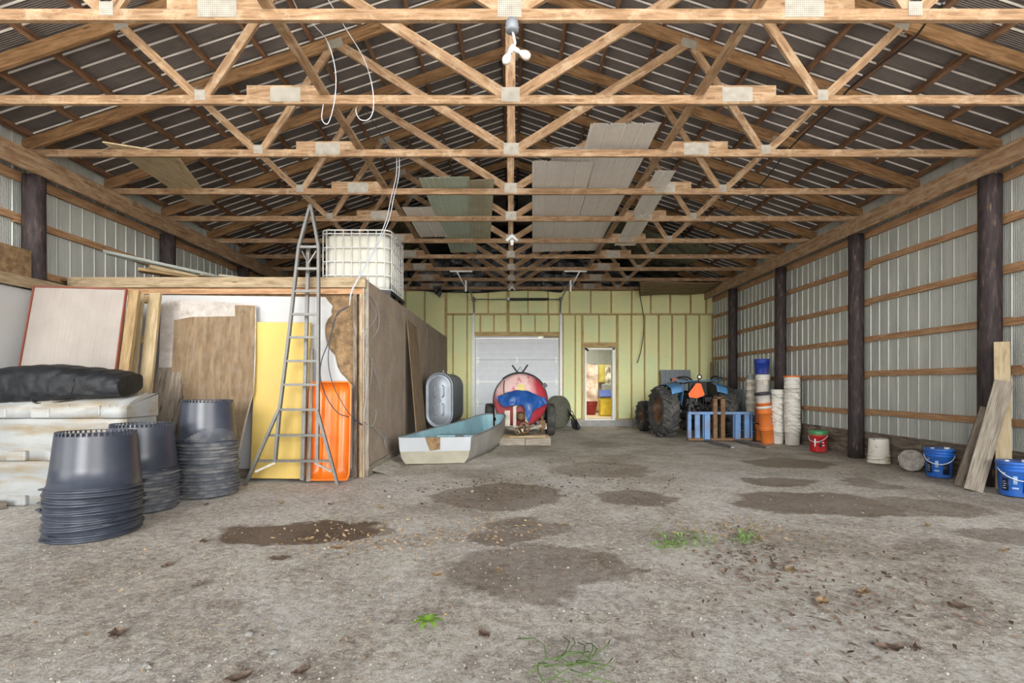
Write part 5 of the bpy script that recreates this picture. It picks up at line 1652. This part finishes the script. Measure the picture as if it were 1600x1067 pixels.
# upside-down white pail
o = empty('upturned_pail', (5.93, 7.97, .001), 0, 'stained white pail turned upside down by the kickboards', 'pail')
t = NT('stained_white_pail'); v = t.coords('Object'); f = t.noise(v, 5, 5, .6); c = t.ramp(f, [(.3, srgb('#dcd8cc')), (.7, srgb('#e4e1d8'))])
c = t.mix(t.ramp(t.noise(v, 3.3, 6, .7), [(.52, (0, 0, 0)), (.66, (.8,) * 3)]), c, srgb('#b5a26a')); c = t.mix(t.ramp(t.noise(v, 7.3, 6, .7), [(.62, (0, 0, 0)), (.66, (.9,) * 3)]), c, srgb('#3a352e')); t.color(c); t.set(.45, 0, .4)
b = MB(); b.lathe([(.156, 0), (.158, .03), (.15, .035), (.149, .06), (.158, .065), (.158, .075), (.149, .08), (.147, .11), (.156, .115), (.156, .125), (.146, .13), (.134, .385), (.128, .39), (.12, .383), (0, .383)], 36); b.build('bucket_body', t.m, o)
b = MB(); b.tube([(.16 * math.cos(R(a)), .16 * math.sin(R(a)), .05 + .07 * (a - 200) / 120) for a in range(200, 321, 8)], .003, 5); b.build('handle', M['steel'], o)

# log round
M['bark'] = m_plain('grey_bark', '#6f6659', .9, var=.25, scale=14, bump=.6)
t = NT('sawn_log_end'); v = t.coords('Object'); f = t.noise(v, 12, 6, .7)
wv = t.n('ShaderNodeTexWave', wave_type='RINGS', i_Scale=9.0, i_Distortion=3.0); wv.rings_direction = 'SPHERICAL'; t.l(v, wv.inputs['Vector'])
c = t.mix(.08, t.ramp(f, [(.3, srgb('#6f685f')), (.55, srgb('#a8a39c')), (.75, srgb('#c4bfb8'))]), wv.outputs['Color'], 'SOFT_LIGHT'); t.color(c); t.set(.85, 0, .2); t.bump(f, .5, .01); M['logend'] = t.m
lg = empty('log_round', (5.80, 7.16, .16), R(-48), 'grey sawn log round standing on edge between two pails', 'log')
b = MB()
rg = [.158 + .012 * noise.noise(Vector((math.cos(k * .2618) * 2, math.sin(k * .2618) * 2, 1))) for k in range(24)]
for y in (0, .03, .22, .25):
    for k in range(24): b.v.append((rg[k] * math.cos(k * .2618) * (.97 if y in (0, .25) else 1), y, rg[k] * math.sin(k * .2618) * (.97 if y in (0, .25) else 1)))
for q in range(3):
    for k in range(24): j = (k + 1) % 24; b.face((q * 24 + k, q * 24 + j, q * 24 + 24 + j, q * 24 + 24 + k), None, True)
b.build('bark', M['bark'], lg)
b = MB(); b.prism([(rg[k] * .975 * math.cos(k * .2618), -.002, rg[k] * .975 * math.sin(k * .2618)) for k in range(24)], (0, 1, 0), .01); b.build('sawn_face', M['logend'], lg)

# bright blue pails
def blue_pail(loc, label, rz, a0):
    o = bucket('blue_pail', loc, label, 'pail', 'bright blue pails', M['bcol'], .140, .155, .38, a0=a0, bail_mat=M['print'], grip=True)
    lid_on(o, .156, .38, M['bcol'], .035)
    b = MB(); b.lathe([(.032, 0), (.032, .018), (.026, .022), (0, .022)], 18, c=(.07, -.04, .383)); b.build('spout_cap', M['print'], o)
    b = MB(); b.lathe([(.022, 0), (.022, .012), (0, .014)], 16, c=(-.07, .03, .383)); b.build('vent_cap', M['print'], o)
    return o
o1 = blue_pail((5.86, 6.76, 0), 'bright blue pail with white caps beside the log round', 0, -.75)
o2 = blue_pail((5.74, 5.62, 0), 'bright blue pail with white caps at the foot of the leaning planks', 0, -.35)
for o, sh in ((o1, 0), (o2, 10)):
    ph = -6 + sh * .5
    wrap(o, 180 + ph, 205 + ph, .06, .20, .1485, M['navy'], 'dark_label'); wrap(o, 218 + ph, 232 + ph, .14, .23, .1500, m_plain('pale_blue_label', '#a9c6ec', .5, var=.02) if o is o1 else bpy.data.materials['pale_blue_label'], 'pale_label')
    wrap(o, 250 + ph, 280 + ph, .05, .20, .1485, M['navy'], 'dark_label'); wrap(o, 214 + ph, 236 + ph, .085, .105, .1480, bpy.data.materials['pale_blue_label'], 'pale_label')
    for q in range(4): wrap(o, 182 + ph, 196 + ph - 3 * (q % 2), .085 + .025 * q, .09 + .025 * q, .1498, M['print'], 'print_line', 3)
    for q in range(2): wrap(o, 181 + ph, 194 + ph, .235 + .02 * q, .241 + .02 * q, .1515, M['print'], 'print_line', 3)

# leaning planks by the post
for (a, c, w, tck, mat, lab) in (
    ((5.89, 5.9, 0.0), (5.96, 6.0, 1.78), .145, .03, 'ply_pale', 'tall pale plank standing upright against the dark post'),
    ((5.48, 5.86, 0.0), (5.83, 5.84, 1.30), .175, .04, 'grey_wood', 'wide weathered grey plank leaning across the dark post'),
    ((5.56, 6.12, 0.0), (5.80, 6.02, .98), .12, .03, 'grey_plank', 'narrow darker plank leaning behind the wide weathered one')):
    m = MB(); m.bar(a, c, w, tck, up=(-.55, -.83, 0)); o = m.build('leaning_plank', M[mat], bevel=.004); tag(o, lab, 'plank', 'planks leaning on the dark post')

# back room contents ------------------------------------------------------------------------
def bk(px, py, y): return at(px, py, y)
o = bucket('red_tub', (2.80, 17.6, .2), 'dark red tub seen through the open doorway', 'tub', None, m_plain('dark_red_tub', '#8c2b26', .5), .17, .26, .48, bail=False)
yb_ = empty('yellow_bin', (3.21, 17.0, .2), 0, 'yellow plastic bin with a blue lid in the lit back room', 'bin')
m = MB(); rbox(m, -.2, .2, -.2, .2, 0, .62, .05); m.build('bin_body', m_plain('yellow_bin_plastic', '#e6c62c', .4), yb_)
m = MB(); m.prism([(-.22, -.22, .64), (.22, -.22, .66), (.2, .2, .86), (-.18, .2, .84)], (0, 0, 1), .03); m.build('bin_lid', m_plain('blue_bin_lid', '#2c4c9a', .4), yb_)
m = MB(); m.box(3.27, 3.6, 17.65, 18.0, .9, 1.3); o = m.build('grey_box', M['bgy'], bevel=.02); 
tag(o, 'grey box on the table behind the yellow bin in the back room', 'box')
m = MB(); m.box(3.22, 4.2, 17.55, 18.05, .86, .9).box(3.24, 3.28, 17.6, 17.64, .2, .86).box(4.14, 4.18, 17.6, 17.64, .2, .86).box(3.24, 3.28, 17.98, 18.02, .2, .86).box(4.14, 4.18, 17.98, 18.02, .2, .86); o = m.build('shelf_table', M['tan_wood']); tag(o, 'plain wooden table behind the yellow bin in the back room', 'table')
t = NT('pink_insulation'); v = t.coords('Object'); f = t.noise(v, 3.5, 5, .6, 1.0); t.color(t.ramp(f, [(.3, srgb('#c9876f')), (.45, srgb('#e6cdb9')), (.6, srgb('#efe4d6')), (.72, srgb('#d9a790'))])); t.set(.9); t.bump(f, .8, .05)
m = MB(); m.grid(lambda u, v: (2.35 + .95 * u, 18.9 - .25 * noise.noise(Vector((u * 4, v * 4, 1))) - .1, .3 + 1.75 * v + .12 * noise.noise(Vector((u * 3, v, 9)))), 30, 40); o = m.build('insulation_drape', t.m, solid=.02); tag(o, 'crumpled pink and white insulation hanging in the back room', 'insulation')
m = MB(); m.grid(lambda u, v: (3.3 + .5 * u, 18.95 - .05 * noise.noise(Vector((u * 4, v * 4, 3))), 1.35 + .7 * v), 8, 8); o = m.build('yellow_sheet', m_plain('yellow_sheet_paper', '#dccf6a', .7), solid=.02); tag(o, 'yellow sheet pinned on the far wall of the back room', 'sheet')
m = MB(); m.box(2.42, 2.56, 18.0, 18.3, .2, 1.35); o = m.build('ochre_roll', m_plain('ochre_roll', '#b98f3c', .8), bevel=.05); tag(o, 'ochre roll standing behind the red tub', 'roll')
m = MB(); m.grid(lambda u, v: (3.52 + .35 * u, 18.6 - .12 * noise.noise(Vector((u * 5, v * 5, 7))), 1.0 + 1.0 * v), 14, 20); o = m.build('cream_cloth', m_plain('cream_black_cloth', '#e0dccb', .8, dirt='#4a453c', dirt_amt=.9, scale=5), solid=.02); tag(o, 'cream cloth with dark marks hanging beside the yellow sheet', 'cloth')
# ================================================================ overhead things, wires, debris
ZC = 4.15 + .094
def zray(px, py, z):
    y = (z - EYE) * F / (602 - py); return Vector(((px - 800) * y / F, y, z))
# pale grey roof sheets lying on the chords
def loose_sheet(name, x0a, x1a, ya, x0b, x1b, yb, z, mat, label, cat, grp=None, pitch=.2, depth=.016, tilt=0.0):
    n = 60; b = MB()
    pr = sheet_profile(max(1, int(round((x1a - x0a) / pitch))), pitch, depth, .003)
    Wd = pr[-1][0] + .02
    pr = pr + [(Wd, 0)]
    ny = 16
    for j in range(ny + 1):
        q = j / ny
        for s, h in pr:
            u = s / Wd
            xa, xb = x0a + (x1a - x0a) * u, x0b + (x1b - x0b) * u
            y = ya + (yb - ya) * q
            b.v.append((xa + (xb - xa) * q, y, z + .004 + depth - h + tilt * u + .008 * math.sin(y * 5 + u * 3)))
    w = len(pr)
    for j in range(ny):
        for i in range(w - 1):
            b.face((j * w + i, (j + 1) * w + i, (j + 1) * w + i + 1, j * w + i + 1))
    o = b.build(name, mat, solid=.0015); return tag(o, label, cat, grp)
loose_sheet('roof_sheet', .92, 1.74, 5.75, 1.05, 1.92, 11.22, ZC + .05, M['loose_sheet'], 'long pale grey metal sheet on the trusses, the one reaching furthest out', 'metal sheet', 'grey metal sheets on the trusses')
loose_sheet('roof_sheet', .52, 1.34, 6.30, .62, 1.5, 11.15, ZC + .025, M['loose_sheet'], 'middle one of the grey metal sheets fanned on the trusses', 'metal sheet', 'grey metal sheets on the trusses')
loose_sheet('roof_sheet', .27, 1.09, 6.62, .46, 1.3, 11.1, ZC, M['loose_sheet'], 'grey metal sheet on the trusses closest to the centre line', 'metal sheet', 'grey metal sheets on the trusses')
loose_sheet('roof_sheet', 2.02, 2.3, 6.9, 2.2, 2.65, 10.6, ZC + .0, M['loose_sheet'], 'narrow grey sheet strip on the trusses outside the brace board', 'metal sheet', None, pitch=.14)
loose_sheet('fibreglass_sheet', -1.36, -.62, 7.15, -1.38, -.80, 11.2, ZC + .012, M['sage_sheet'], 'sage green ridged fibreglass sheet laid on the trusses', 'plastic sheet', None, pitch=.1, depth=.014)
t = NT('cloudy_old_plastic'); v = t.coords('Object'); f = t.noise(v, 3, 5, .6); t.color(t.ramp(f, [(.3, srgb('#9a9780')), (.7, srgb('#b5b39d'))])); t.set(.5); M['old_plastic'] = t.m
loose_sheet('fibreglass_sheet', -.66, -.26, 7.2, -.84, -.45, 10.2, ZC, M['old_plastic'], 'narrow stained fibreglass strip beside the sage green sheet', 'plastic sheet', None, pitch=.1, depth=.012)
loose_sheet('fibreglass_sheet', -1.86, -1.36, 8.3, -1.86, -1.3, 10.0, ZC + .0, M['loose_sheet'], 'short pale sheet on the trusses between the tank and the sage sheet', 'plastic sheet', None, pitch=.25, depth=.01)
q = [zray(160, 219, ZC + .03), zray(275, 241, ZC), zray(335, 321, ZC), zray(303, 320, ZC), zray(206, 254, ZC)]
q = [(p.x, p.y, ZC + .002) for p in q]
m = MB(); m.prism(q, (0, 0, 1), .016); o = m.build('plywood_scrap', M['ply_pale']); tag(o, 'tapered scrap of pale plywood laid across the trusses near the storage side', 'board')

# brown sheathing under the last trusses
m = MB()
def brn(u, v):
    x = 3.56 + 2.3 * u + .31 * v * (1 - u); y = 13.72 + 1.2 * v
    return (x, y, 4.125 - .17 * v * (1 - .55 * u) + .02 * math.sin(u * 6))
m.grid(brn, 16, 8); o = m.build('brown_sheet', M['ply'], solid=.01); tag(o, 'brown board sagging under the last trusses in the tractor corner', 'board')

# black plastic sheeting under the back of the roof
t = NT('black_poly_sheeting'); v = t.coords('Object', (1, 1, 1)); f = t.noise(v, 3.5, 5, .55, 1.5); t.color(srgb('#141417')); t.set(.22, 0, .6); t.bump(f, 1.0, .06); M['poly'] = t.m
def poly(s):
    def fn(u, v):
        x = s * (.1 + 4.6 * u); y = 11.3 + 3.75 * v
        z = 4.15 + 2.0 - abs(x) / 3 - .12 - .10 * abs(math.sin(y * 2.6)) + .13 * noise.noise(Vector((x * 1.4, y * 1.6, s * 3))) - (.35 if False else 0)
        return (x, y, z)
    return fn
for s, lab in ((-1, 'sagging black plastic sheeting under the roof over the oval tank'), (1, 'sagging black plastic sheeting under the roof over the doorway')):
    m = MB(); m.grid(poly(s), 60, 50); o = m.build('black_plastic_sheeting', M['poly'], solid=.003); tag(o, lab, 'plastic sheeting', 'black plastic under the roof')
m = MB()
m.grid(lambda u, v: (-3.2 + 8.0 * u, 15.1 - .05 * math.sin(u * 40) * (1 - v) - .08 * abs(noise.noise(Vector((u * 9, v * 4, 0)))), 4.17 + (1.7 - abs(-3.2 + 8 * u) / 3.2) * v - (.09 * abs(math.sin(u * 7)) * (1 - v) if u < .6 else 0)), 80, 20)
o = m.build('black_plastic_curtain', M['poly'], solid=.003); tag(o, 'black plastic hung across the gable above the yellow wall', 'plastic sheeting')
m = MB(); m.prism([tuple(at(676, 447, 14.88)), tuple(at(690, 447, 14.88)), tuple(at(690, 458, 14.88)), tuple(at(687, 465, 14.88)), tuple(at(680, 459, 14.88))], (0, -1, 0), .03); o = m.build('hanging_plastic_scrap', M['poly']); tag(o, 'small black plastic scrap hanging at the top of the yellow wall', 'plastic scrap')

# lamps -----------------------------------------------------------------------------------
t = NT('frosted_bulb'); t.color(srgb('#cfccc4')); t.set(.3, 0, .5); M['bulb'] = t.m
def bulb(parent, base, tip, sc=1.0):
    base, tip = Vector(base), Vector(tip); d = (tip - base).normalized()
    Mr = d.to_track_quat('Z', 'Y').to_matrix()
    b = MB(); b.lathe([(.0, 0), (.013 * sc, 0), (.014 * sc, .028 * sc), (.022 * sc, .045 * sc), (.033 * sc, .075 * sc), (.034 * sc, .095 * sc), (.024 * sc, .118 * sc), (0, .126 * sc)], 20, c=base, M=Mr); bl_ = b.build('light_bulb', M['bulb'], parent)
    b = MB(); b.lathe([(.0, -.045 * sc), (.018 * sc, -.045 * sc), (.02 * sc, .012 * sc), (0, .012 * sc)], 16, c=base, M=Mr); b.build('lamp_socket', M['white_metal'], parent)
lf = empty('twin_bulb_lamp', (0, 0, 0), 0, 'twin bare bulbs hanging from a round junction box at the open front', 'lamp')
b = MB(); b.lathe([(0, .035), (.045, .03), (.052, 0), (.052, -.05), (.04, -.06), (0, -.06)], 24, c=(.0, 3.90, 4.105)); b.build('junction_box', M['grey_panel'], lf)
P = spline([(0.0, 3.90, 4.05), (.012, 3.9, 4.0), (.02, 3.9, 3.96), (.012, 3.9, 3.93)]); b = MB(); b.tube(P, .004, 6); b.tube([p + Vector((.01, 0, 0)) for p in P], .003, 6); b.build('lamp_cord', M['print'], lf)
b = MB(); b.tube([(.01, 3.9, 3.94), (.01, 3.9, 3.915)], .014, 10); b.build('splitter', M['print'], lf)
bulb(lf, (-.012, 3.9, 3.895), (-.05, 3.88, 3.8)); bulb(lf, (.038, 3.9, 3.90), (.09, 3.89, 3.865))
lf2 = empty('twin_bulb_lamp', (0, 0, 0), 0, 'small white twin lamp under the centre of the sixth truss', 'lamp')
b = MB(); b.box(-.03, .03, 10.0, 10.05, 4.1, 4.2); b.bar((0, 10.0, 4.33), (0, 10.0, 4.1), .008, .008); b.build('lamp_mount', M['print'], lf2)
for s in (-1, 1): b = MB(); b.bar((0, 9.99, 4.28), (s * .12, 9.97, 4.17), .05, .05); b.build('lamp_arm', M['print'], lf2)
lf3 = empty('twin_bulb_lamp', (0, 0, 0), 0, 'tiny white twin lamp under the centre of the last truss', 'lamp')
for s in (-1, 1): b = MB(); b.bar((0, 14.85, 4.22), (s * .1, 14.83, 4.11), .045, .045); b.build('lamp_arm', M['print'], lf3)

# wires --------------------------------------------------------------------------------------
def wire(name, pts, r, mat, label, cat='wire', grp=None, n=8):
    b = MB(); b.tube(spline(pts, n), r, 6); o = b.build(name, mat); return tag(o, label, cat, grp)
W = M['print']
M['wire_grey'] = m_plain('grey_cable', '#a9adb3', .5); M['wire_dark'] = m_plain('dark_cable', '#3a3f47', .5)
wire('white_wire', [at(508, -8, 4.0), at(538, 41, 4.4), at(569, 93, 4.8), at(582, 138, 5.05), at(583, 172, 5.05), at(575, 187, 5.05), at(562, 186, 5.1), at(556, 172, 5.15), at(562, 158, 5.2)], .0045, W, 'white wire looping down under the front trusses on the ladder side')
wire('white_wire', [at(455, -6, 4.0), at(470, 22, 4.3), at(492, 41, 4.5), at(512, 66, 4.8), at(524, 110, 4.95), at(523, 155, 5.0), at(513, 192, 5.0), at(503, 186, 5.0), at(505, 163, 5.08)], .004, W, 'thinner white wire bowing down beside the long white loop')
wire('roof_wire', [at(565, 160, 5.2), at(580, 185, 5.7), at(600, 218, 6.2), at(622, 244, 6.3)], .006, M['wire_dark'], 'short dark wire running from the white loop to the third truss')
for k, (dx, lab) in enumerate(((0, 'grey cable hanging from the third truss down past the caged tank'), (4, 'second grey cable hanging beside the first past the caged tank'))):
    wire('hanging_cable', [at(620 + dx, 244, 6.3), at(619 + dx, 275, 6.4), at(611 + dx, 310, 6.45), at(603 + dx, 345, 6.5), at(584 + dx * .6, 390, 6.55), at(563 + dx * .4, 428, 6.56), at(549 + dx * .3, 455, 6.56), at(546, 478, 6.56)], .0065, M['wire_grey'], lab, 'cable', 'cables hanging past the caged tank')
wire('black_cable', [at(546, 478, 6.56), at(528, 488, 6.56), at(521, 510, 6.55), at(513, 535, 6.5), at(502, 565, 6.45), at(501, 592, 6.42), at(511, 622, 6.4), at(528, 645, 6.38), at(546, 652, 6.45), at(565, 664, 6.6)], .007, M['wire_dark'], 'dark cable looping down over the orange sled')
wire('black_cable', [at(546, 478, 6.56), at(525, 495, 6.57), at(516, 530, 6.57), at(513, 565, 6.54), at(520, 600, 6.46), at(535, 630, 6.42), at(549, 650, 6.45), at(566, 664, 6.62)], .006, M['wire_dark'], 'inner dark cable crossing the torn foam to the room corner')
XS2 = XS + .03
def sw(px, py): 
    y = XS2 * F / (px - 800); return Vector((XS2, y, EYE + (602 - py) * y / F))
for pts, lab in (([(571, 452), (580, 475), (588, 490), (584, 503), (578, 510), (570, 520), (568, 560), (573, 600), (569, 650), (574, 664)], 'pale thin wire hooked high on the strand-board wall'),
                 ([(566, 515), (575, 545), (583, 570), (592, 600), (596, 615)], 'pale thin wire slanting down the strand-board wall'),
                 ([(582, 560), (580, 590), (576, 620), (580, 645), (587, 640), (587, 652), (582, 665), (574, 664)], 'curled pale wire low on the strand-board wall'),
                 ([(580, 664), (592, 676), (602, 688), (604, 698), (601, 690), (605, 680)], 'short pale wire end hanging lowest on the strand-board wall'),
                 ([(567, 470), (577, 460), (590, 480), (592, 510), (580, 530), (572, 540)], 'pale wire arch near the room corner top')):
    wire('wall_wire', [sw(*p) for p in pts], .004, M['wire_grey'], lab, 'wire', 'thin wires on the strand-board wall', 6)
wire('roof_cable', [at(1475, 5, 3.95), at(1449, 33, 4.2), at(1420, 66, 4.6), at(1332, 134, 5.2), at(1304, 165, 5.5), at(1236, 230, 6.5), at(1188, 289, 7.6), at(1146, 327, 8.7), at(1100, 365, 10.3)], .011, M['black'], 'thick black cable slung under the roof along the tractor side', 'cable')
wire('door_cable', [at(999, 430, 14.3), at(999, 455, 14.8), at(1003, 478, 15.0), at(1006, 500, 15.05), at(1005, 525, 15.05), at(1001, 550, 15.05), at(996, 567, 15.05)], .012, M['black'], 'black cable dangling down the yellow wall beside the doorway', 'cable')

# floor debris -------------------------------------------------------------------------------
random.seed(3)
def fz(x, y): return ground_z(x, y)
M['leaf'] = m_plain('dry_brown_leaf', '#79675a', .8, var=.3, scale=30)
M['leaf2'] = m_plain('tan_dead_leaf', '#a38a6a', .8, var=.3, scale=30)
M['green'] = m_plain('fresh_green_leaf', '#7da83c', .6, var=.2, scale=30)
def leaf_mesh(L, Wd, curl, mat, seed):
    rnd = random.Random(seed)
    def fn(u, v):
        x = L * (u - .5); w = Wd * math.sin(math.pi * min(.98, max(.03, u))) ** .8 * (1 + .25 * math.sin(u * 17 + seed))
        y = w * (v - .5)
        return (x, y, .006 + curl * ((u - .5) ** 2 * 2 + (v - .5) ** 2 * 2) + .012 * noise.noise(Vector((u * 4, v * 4, seed))))
    b = MB(); b.grid(fn, 12, 6); return b
leaves = [(260, 883, .13, 'leaf', 'in front of the closest pot stack'), (437, 873, .22, 'leaf', 'just below the big damp patch'), (183, 990, .17, 'leaf', 'alone low on the storage side'),
          (372, 1058, .15, 'leaf', 'at the bottom edge, storage side'), (470, 1050, .12, 'leaf', 'small, beside the bottom edge'), (478, 843, .17, 'leaf2', 'on the edge of the big damp patch'), (528, 856, .14, 'leaf2', 'right below the damp patch tip'),
          (318, 845, .14, 'leaf', 'between the pots and the damp patch'), (440, 785, .12, 'leaf2', 'before the ladder foot'), (322, 788, .1, 'leaf', 'at the foot of the tall pot stack'), (517, 788, .1, 'leaf', 'before the orange sled'), (594, 792, .1, 'leaf2', 'out from the room corner'),
          (757, 990, .13, 'leaf', 'out past the green sprig'), (1390, 1012, .18, 'leaf', 'low on the tractor side'), (1235, 890, .17, 'leaf2', 'in the middle of the leaf litter'), (1285, 940, .16, 'leaf2', 'below the leaf litter'), (1350, 925, .15, 'leaf2', 'beside two others on the pail side'), (1500, 948, .15, 'leaf', 'far over on the pail side'), (1570, 860, .12, 'leaf2', 'below the blue pails'), (1450, 820, .11, 'leaf2', 'upright by the blue pails'), (1430, 1014, .1, 'leaf', 'next to a larger one at the bottom'), (683, 897, .12, 'leaf2', 'yellowish at the edge of the wide damp patch'), (781, 892, .1, 'leaf2', 'inside the wide damp patch')]
for k, (px, py, L, mk, where) in enumerate(leaves):
    x, y = fl(px, py)
    o = leaf_mesh(L * .7, L * .42, .02, M[mk], k).build('dry_leaf', M[mk], loc=(x, y, fz(x, y)))
    o.rotation_euler = (0, 0, random.uniform(0, 6.28))
    tag(o, ('brown' if mk == 'leaf' else 'tan') + ' dead leaf on the dirt, ' + where, 'leaf', 'dead leaves on the floor')
x, y = fl(668, 972)
b = MB()
for k in range(7):
    a = k * .9; L = .09
    b.grid(lambda u, v, a=a: ((L * u) * math.cos(a) - .03 * math.sin(math.pi * u) * (v - .5) * math.sin(a), (L * u) * math.sin(a) + .03 * math.sin(math.pi * u) * (v - .5) * math.cos(a), .012 + .02 * u * (1 - u) * 4), 6, 2)
o = b.build('green_leaf', M['green'], loc=(x, y, fz(x, y))); tag(o, 'fresh green leaf sprig lying alone on the dirt', 'leaf')
# grass wisp near the bottom edge
b = MB()
for k in range(20):
    px = random.gauss(882, 20); py = random.gauss(1040, 12); x, y = fl(px, py); a = random.uniform(0, 6.28); L = random.uniform(.1, .24)
    P = [Vector((x + L * t_ * math.cos(a + .9 * t_), y + L * t_ * math.sin(a + .9 * t_), .006 + .03 * math.sin(t_ * 3))) for t_ in (0, .33, .66, 1)]
    b.tube(P, .0028, 4)
o = b.build('grass_wisp', m_plain('wilted_green_grass', '#5f7a3e', .7)); tag(o, 'loose wisp of wilted green grass blades', 'grass', kind='stuff')
b = MB()
for k in range(150):
    if k < 105: px = random.gauss(1060, 28); py = random.gauss(845, 8)
    else: px = random.gauss(1163, 8); py = random.gauss(841, 5)
    x, y = fl(px, py); a = random.uniform(0, 6.28); L = random.uniform(.02, .05); w = L * .5; h = random.uniform(.004, .03)
    o_ = len(b.v); ca, sa = math.cos(a), math.sin(a)
    for dx, dy, dz in ((-L, 0, 0), (0, -w * .6, h), (L, 0, h * .6), (0, w * .6, h)):
        b.v.append((x + dx * ca - dy * sa, y + dx * sa + dy * ca, .004 + dz))
    b.face((o_, o_ + 1, o_ + 2, o_ + 3))
o = b.build('green_weeds', m_plain('pale_green_weeds', '#7f9a58', .7)); tag(o, 'small scattered green weed leaves on the dirt', 'weeds', kind='stuff')
# leaf and straw litter
b = MB()
def litter(n, cx, cy, sx, sy, s0, s1, m_):
    b.mat(m_)
    for k in range(n):
        px, py = random.gauss(cx, sx), random.gauss(cy, sy)
        if py < 690: continue
        x, y = fl(px, py); a = random.uniform(0, 6.28); L = random.uniform(s0, s1); w = L * random.uniform(.12, .5)
        o_ = len(b.v); ca, sa = math.cos(a), math.sin(a); h = random.uniform(.002, .02)
        for dx, dy, dz in ((-L, 0, 0), (0, -w, h), (L, 0, h * .5), (0, w, 0)):
            b.v.append((x + dx * ca - dy * sa, y + dx * sa + dy * ca, ground_z(x, y) + .004 + dz))
        b.face((o_, o_ + 1, o_ + 2, o_ + 3))
litter(260, 1180, 868, 55, 22, .012, .035, 0); litter(160, 1150, 825, 60, 9, .012, .03, 1); litter(260, 1350, 930, 130, 45, .01, .032, 0); litter(200, 590, 838, 70, 20, .01, .03, 1); litter(160, 760, 830, 60, 20, .01, .03, 1)
litter(220, 760, 765, 70, 12, .012, .03, 2); litter(240, 1100, 900, 400, 90, .006, .018, 0); litter(240, 350, 900, 250, 90, .006, .016, 1); litter(160, 930, 745, 60, 14, .012, .03, 2)
o = b.build('leaf_litter', [M['leaf'], M['leaf2'], m_plain('dark_muck_bits', '#4f4a38', .9)]); tag(o, 'scattered leaf and straw litter on the dirt floor', 'litter', kind='stuff')
# gravel
b = MB()
for k in range(2600):
    py = 700 + 420 * random.random() ** 1.3; px = random.uniform(-60, 1660)
    x, y = fl(px, py)
    if abs(x) > 5.6 or (x < -2.1 and y > 4.9): continue
    r = random.uniform(.003, .009) * (1.6 if random.random() < .06 else 1)
    o_ = len(b.v); z = ground_z(x, y)
    a = random.uniform(0, 6.28)
    for i in range(5):
        an = a + i * 1.2566; q = r * random.uniform(.8, 1.3); b.v.append((x + q * math.cos(an), y + q * math.sin(an), z - .001))
    b.v.append((x, y, z + r * .75))
    for i in range(5): b.face((o_ + i, o_ + (i + 1) % 5, o_ + 5))
o = b.build('gravel', m_plain('pale_gravel', '#b5b0a6', .9, var=.25, scale=3)); tag(o, 'fine pale gravel strewn over the dirt floor', 'gravel', kind='stuff')
# a few larger stones
for k, (px, py, r, where) in enumerate(((390, 990, .024, 'with a pale shine, low on the storage side'), (427, 1017, .02, ''), (228, 1038, .018, 'at the lower storage side'), (608, 775, .03, 'flat and white, before the room corner'), (738, 766, .022, 'white, on the dark muck'))):
    x, y = fl(px, py)
    b = MB()
    b.lathe([(0, -.3 * r), (r * .8, -.2 * r), (r, .15 * r), (r * .7, .55 * r), (0, .7 * r)], 9, smooth=True)
    b.v = [tuple(Vector(p) * (1 + .25 * noise.noise(Vector(p) * 60 + Vector((k, 0, 0))))) for p in b.v]
    o = b.build('stone', M['concrete'], loc=(x, y, fz(x, y) + .2 * r)); tag(o, 'small pale stone ' + (where if k != 1 else 'by the green leaf, smoothly rounded'), 'stone', 'pale stones on the dirt')
# dirt banked along the storage room corner
b = MB()
def berm(u, v):
    x0 = XS + .02; y = YS + .2 + 3.6 * u; w = .30 * (1 - .5 * u) * v
    return (x0 + w, y, .07 * (1 - v) ** 1.5 * (1 - u * .6) * (1 + .4 * noise.noise(Vector((y * 3, v * 2, 0)))) - .006)
b.grid(berm, 40, 8); o = b.build('dirt_bank', M['dirt']); tag(o, 'low bank of dirt along the foot of the strand-board wall', 'dirt', kind='stuff')
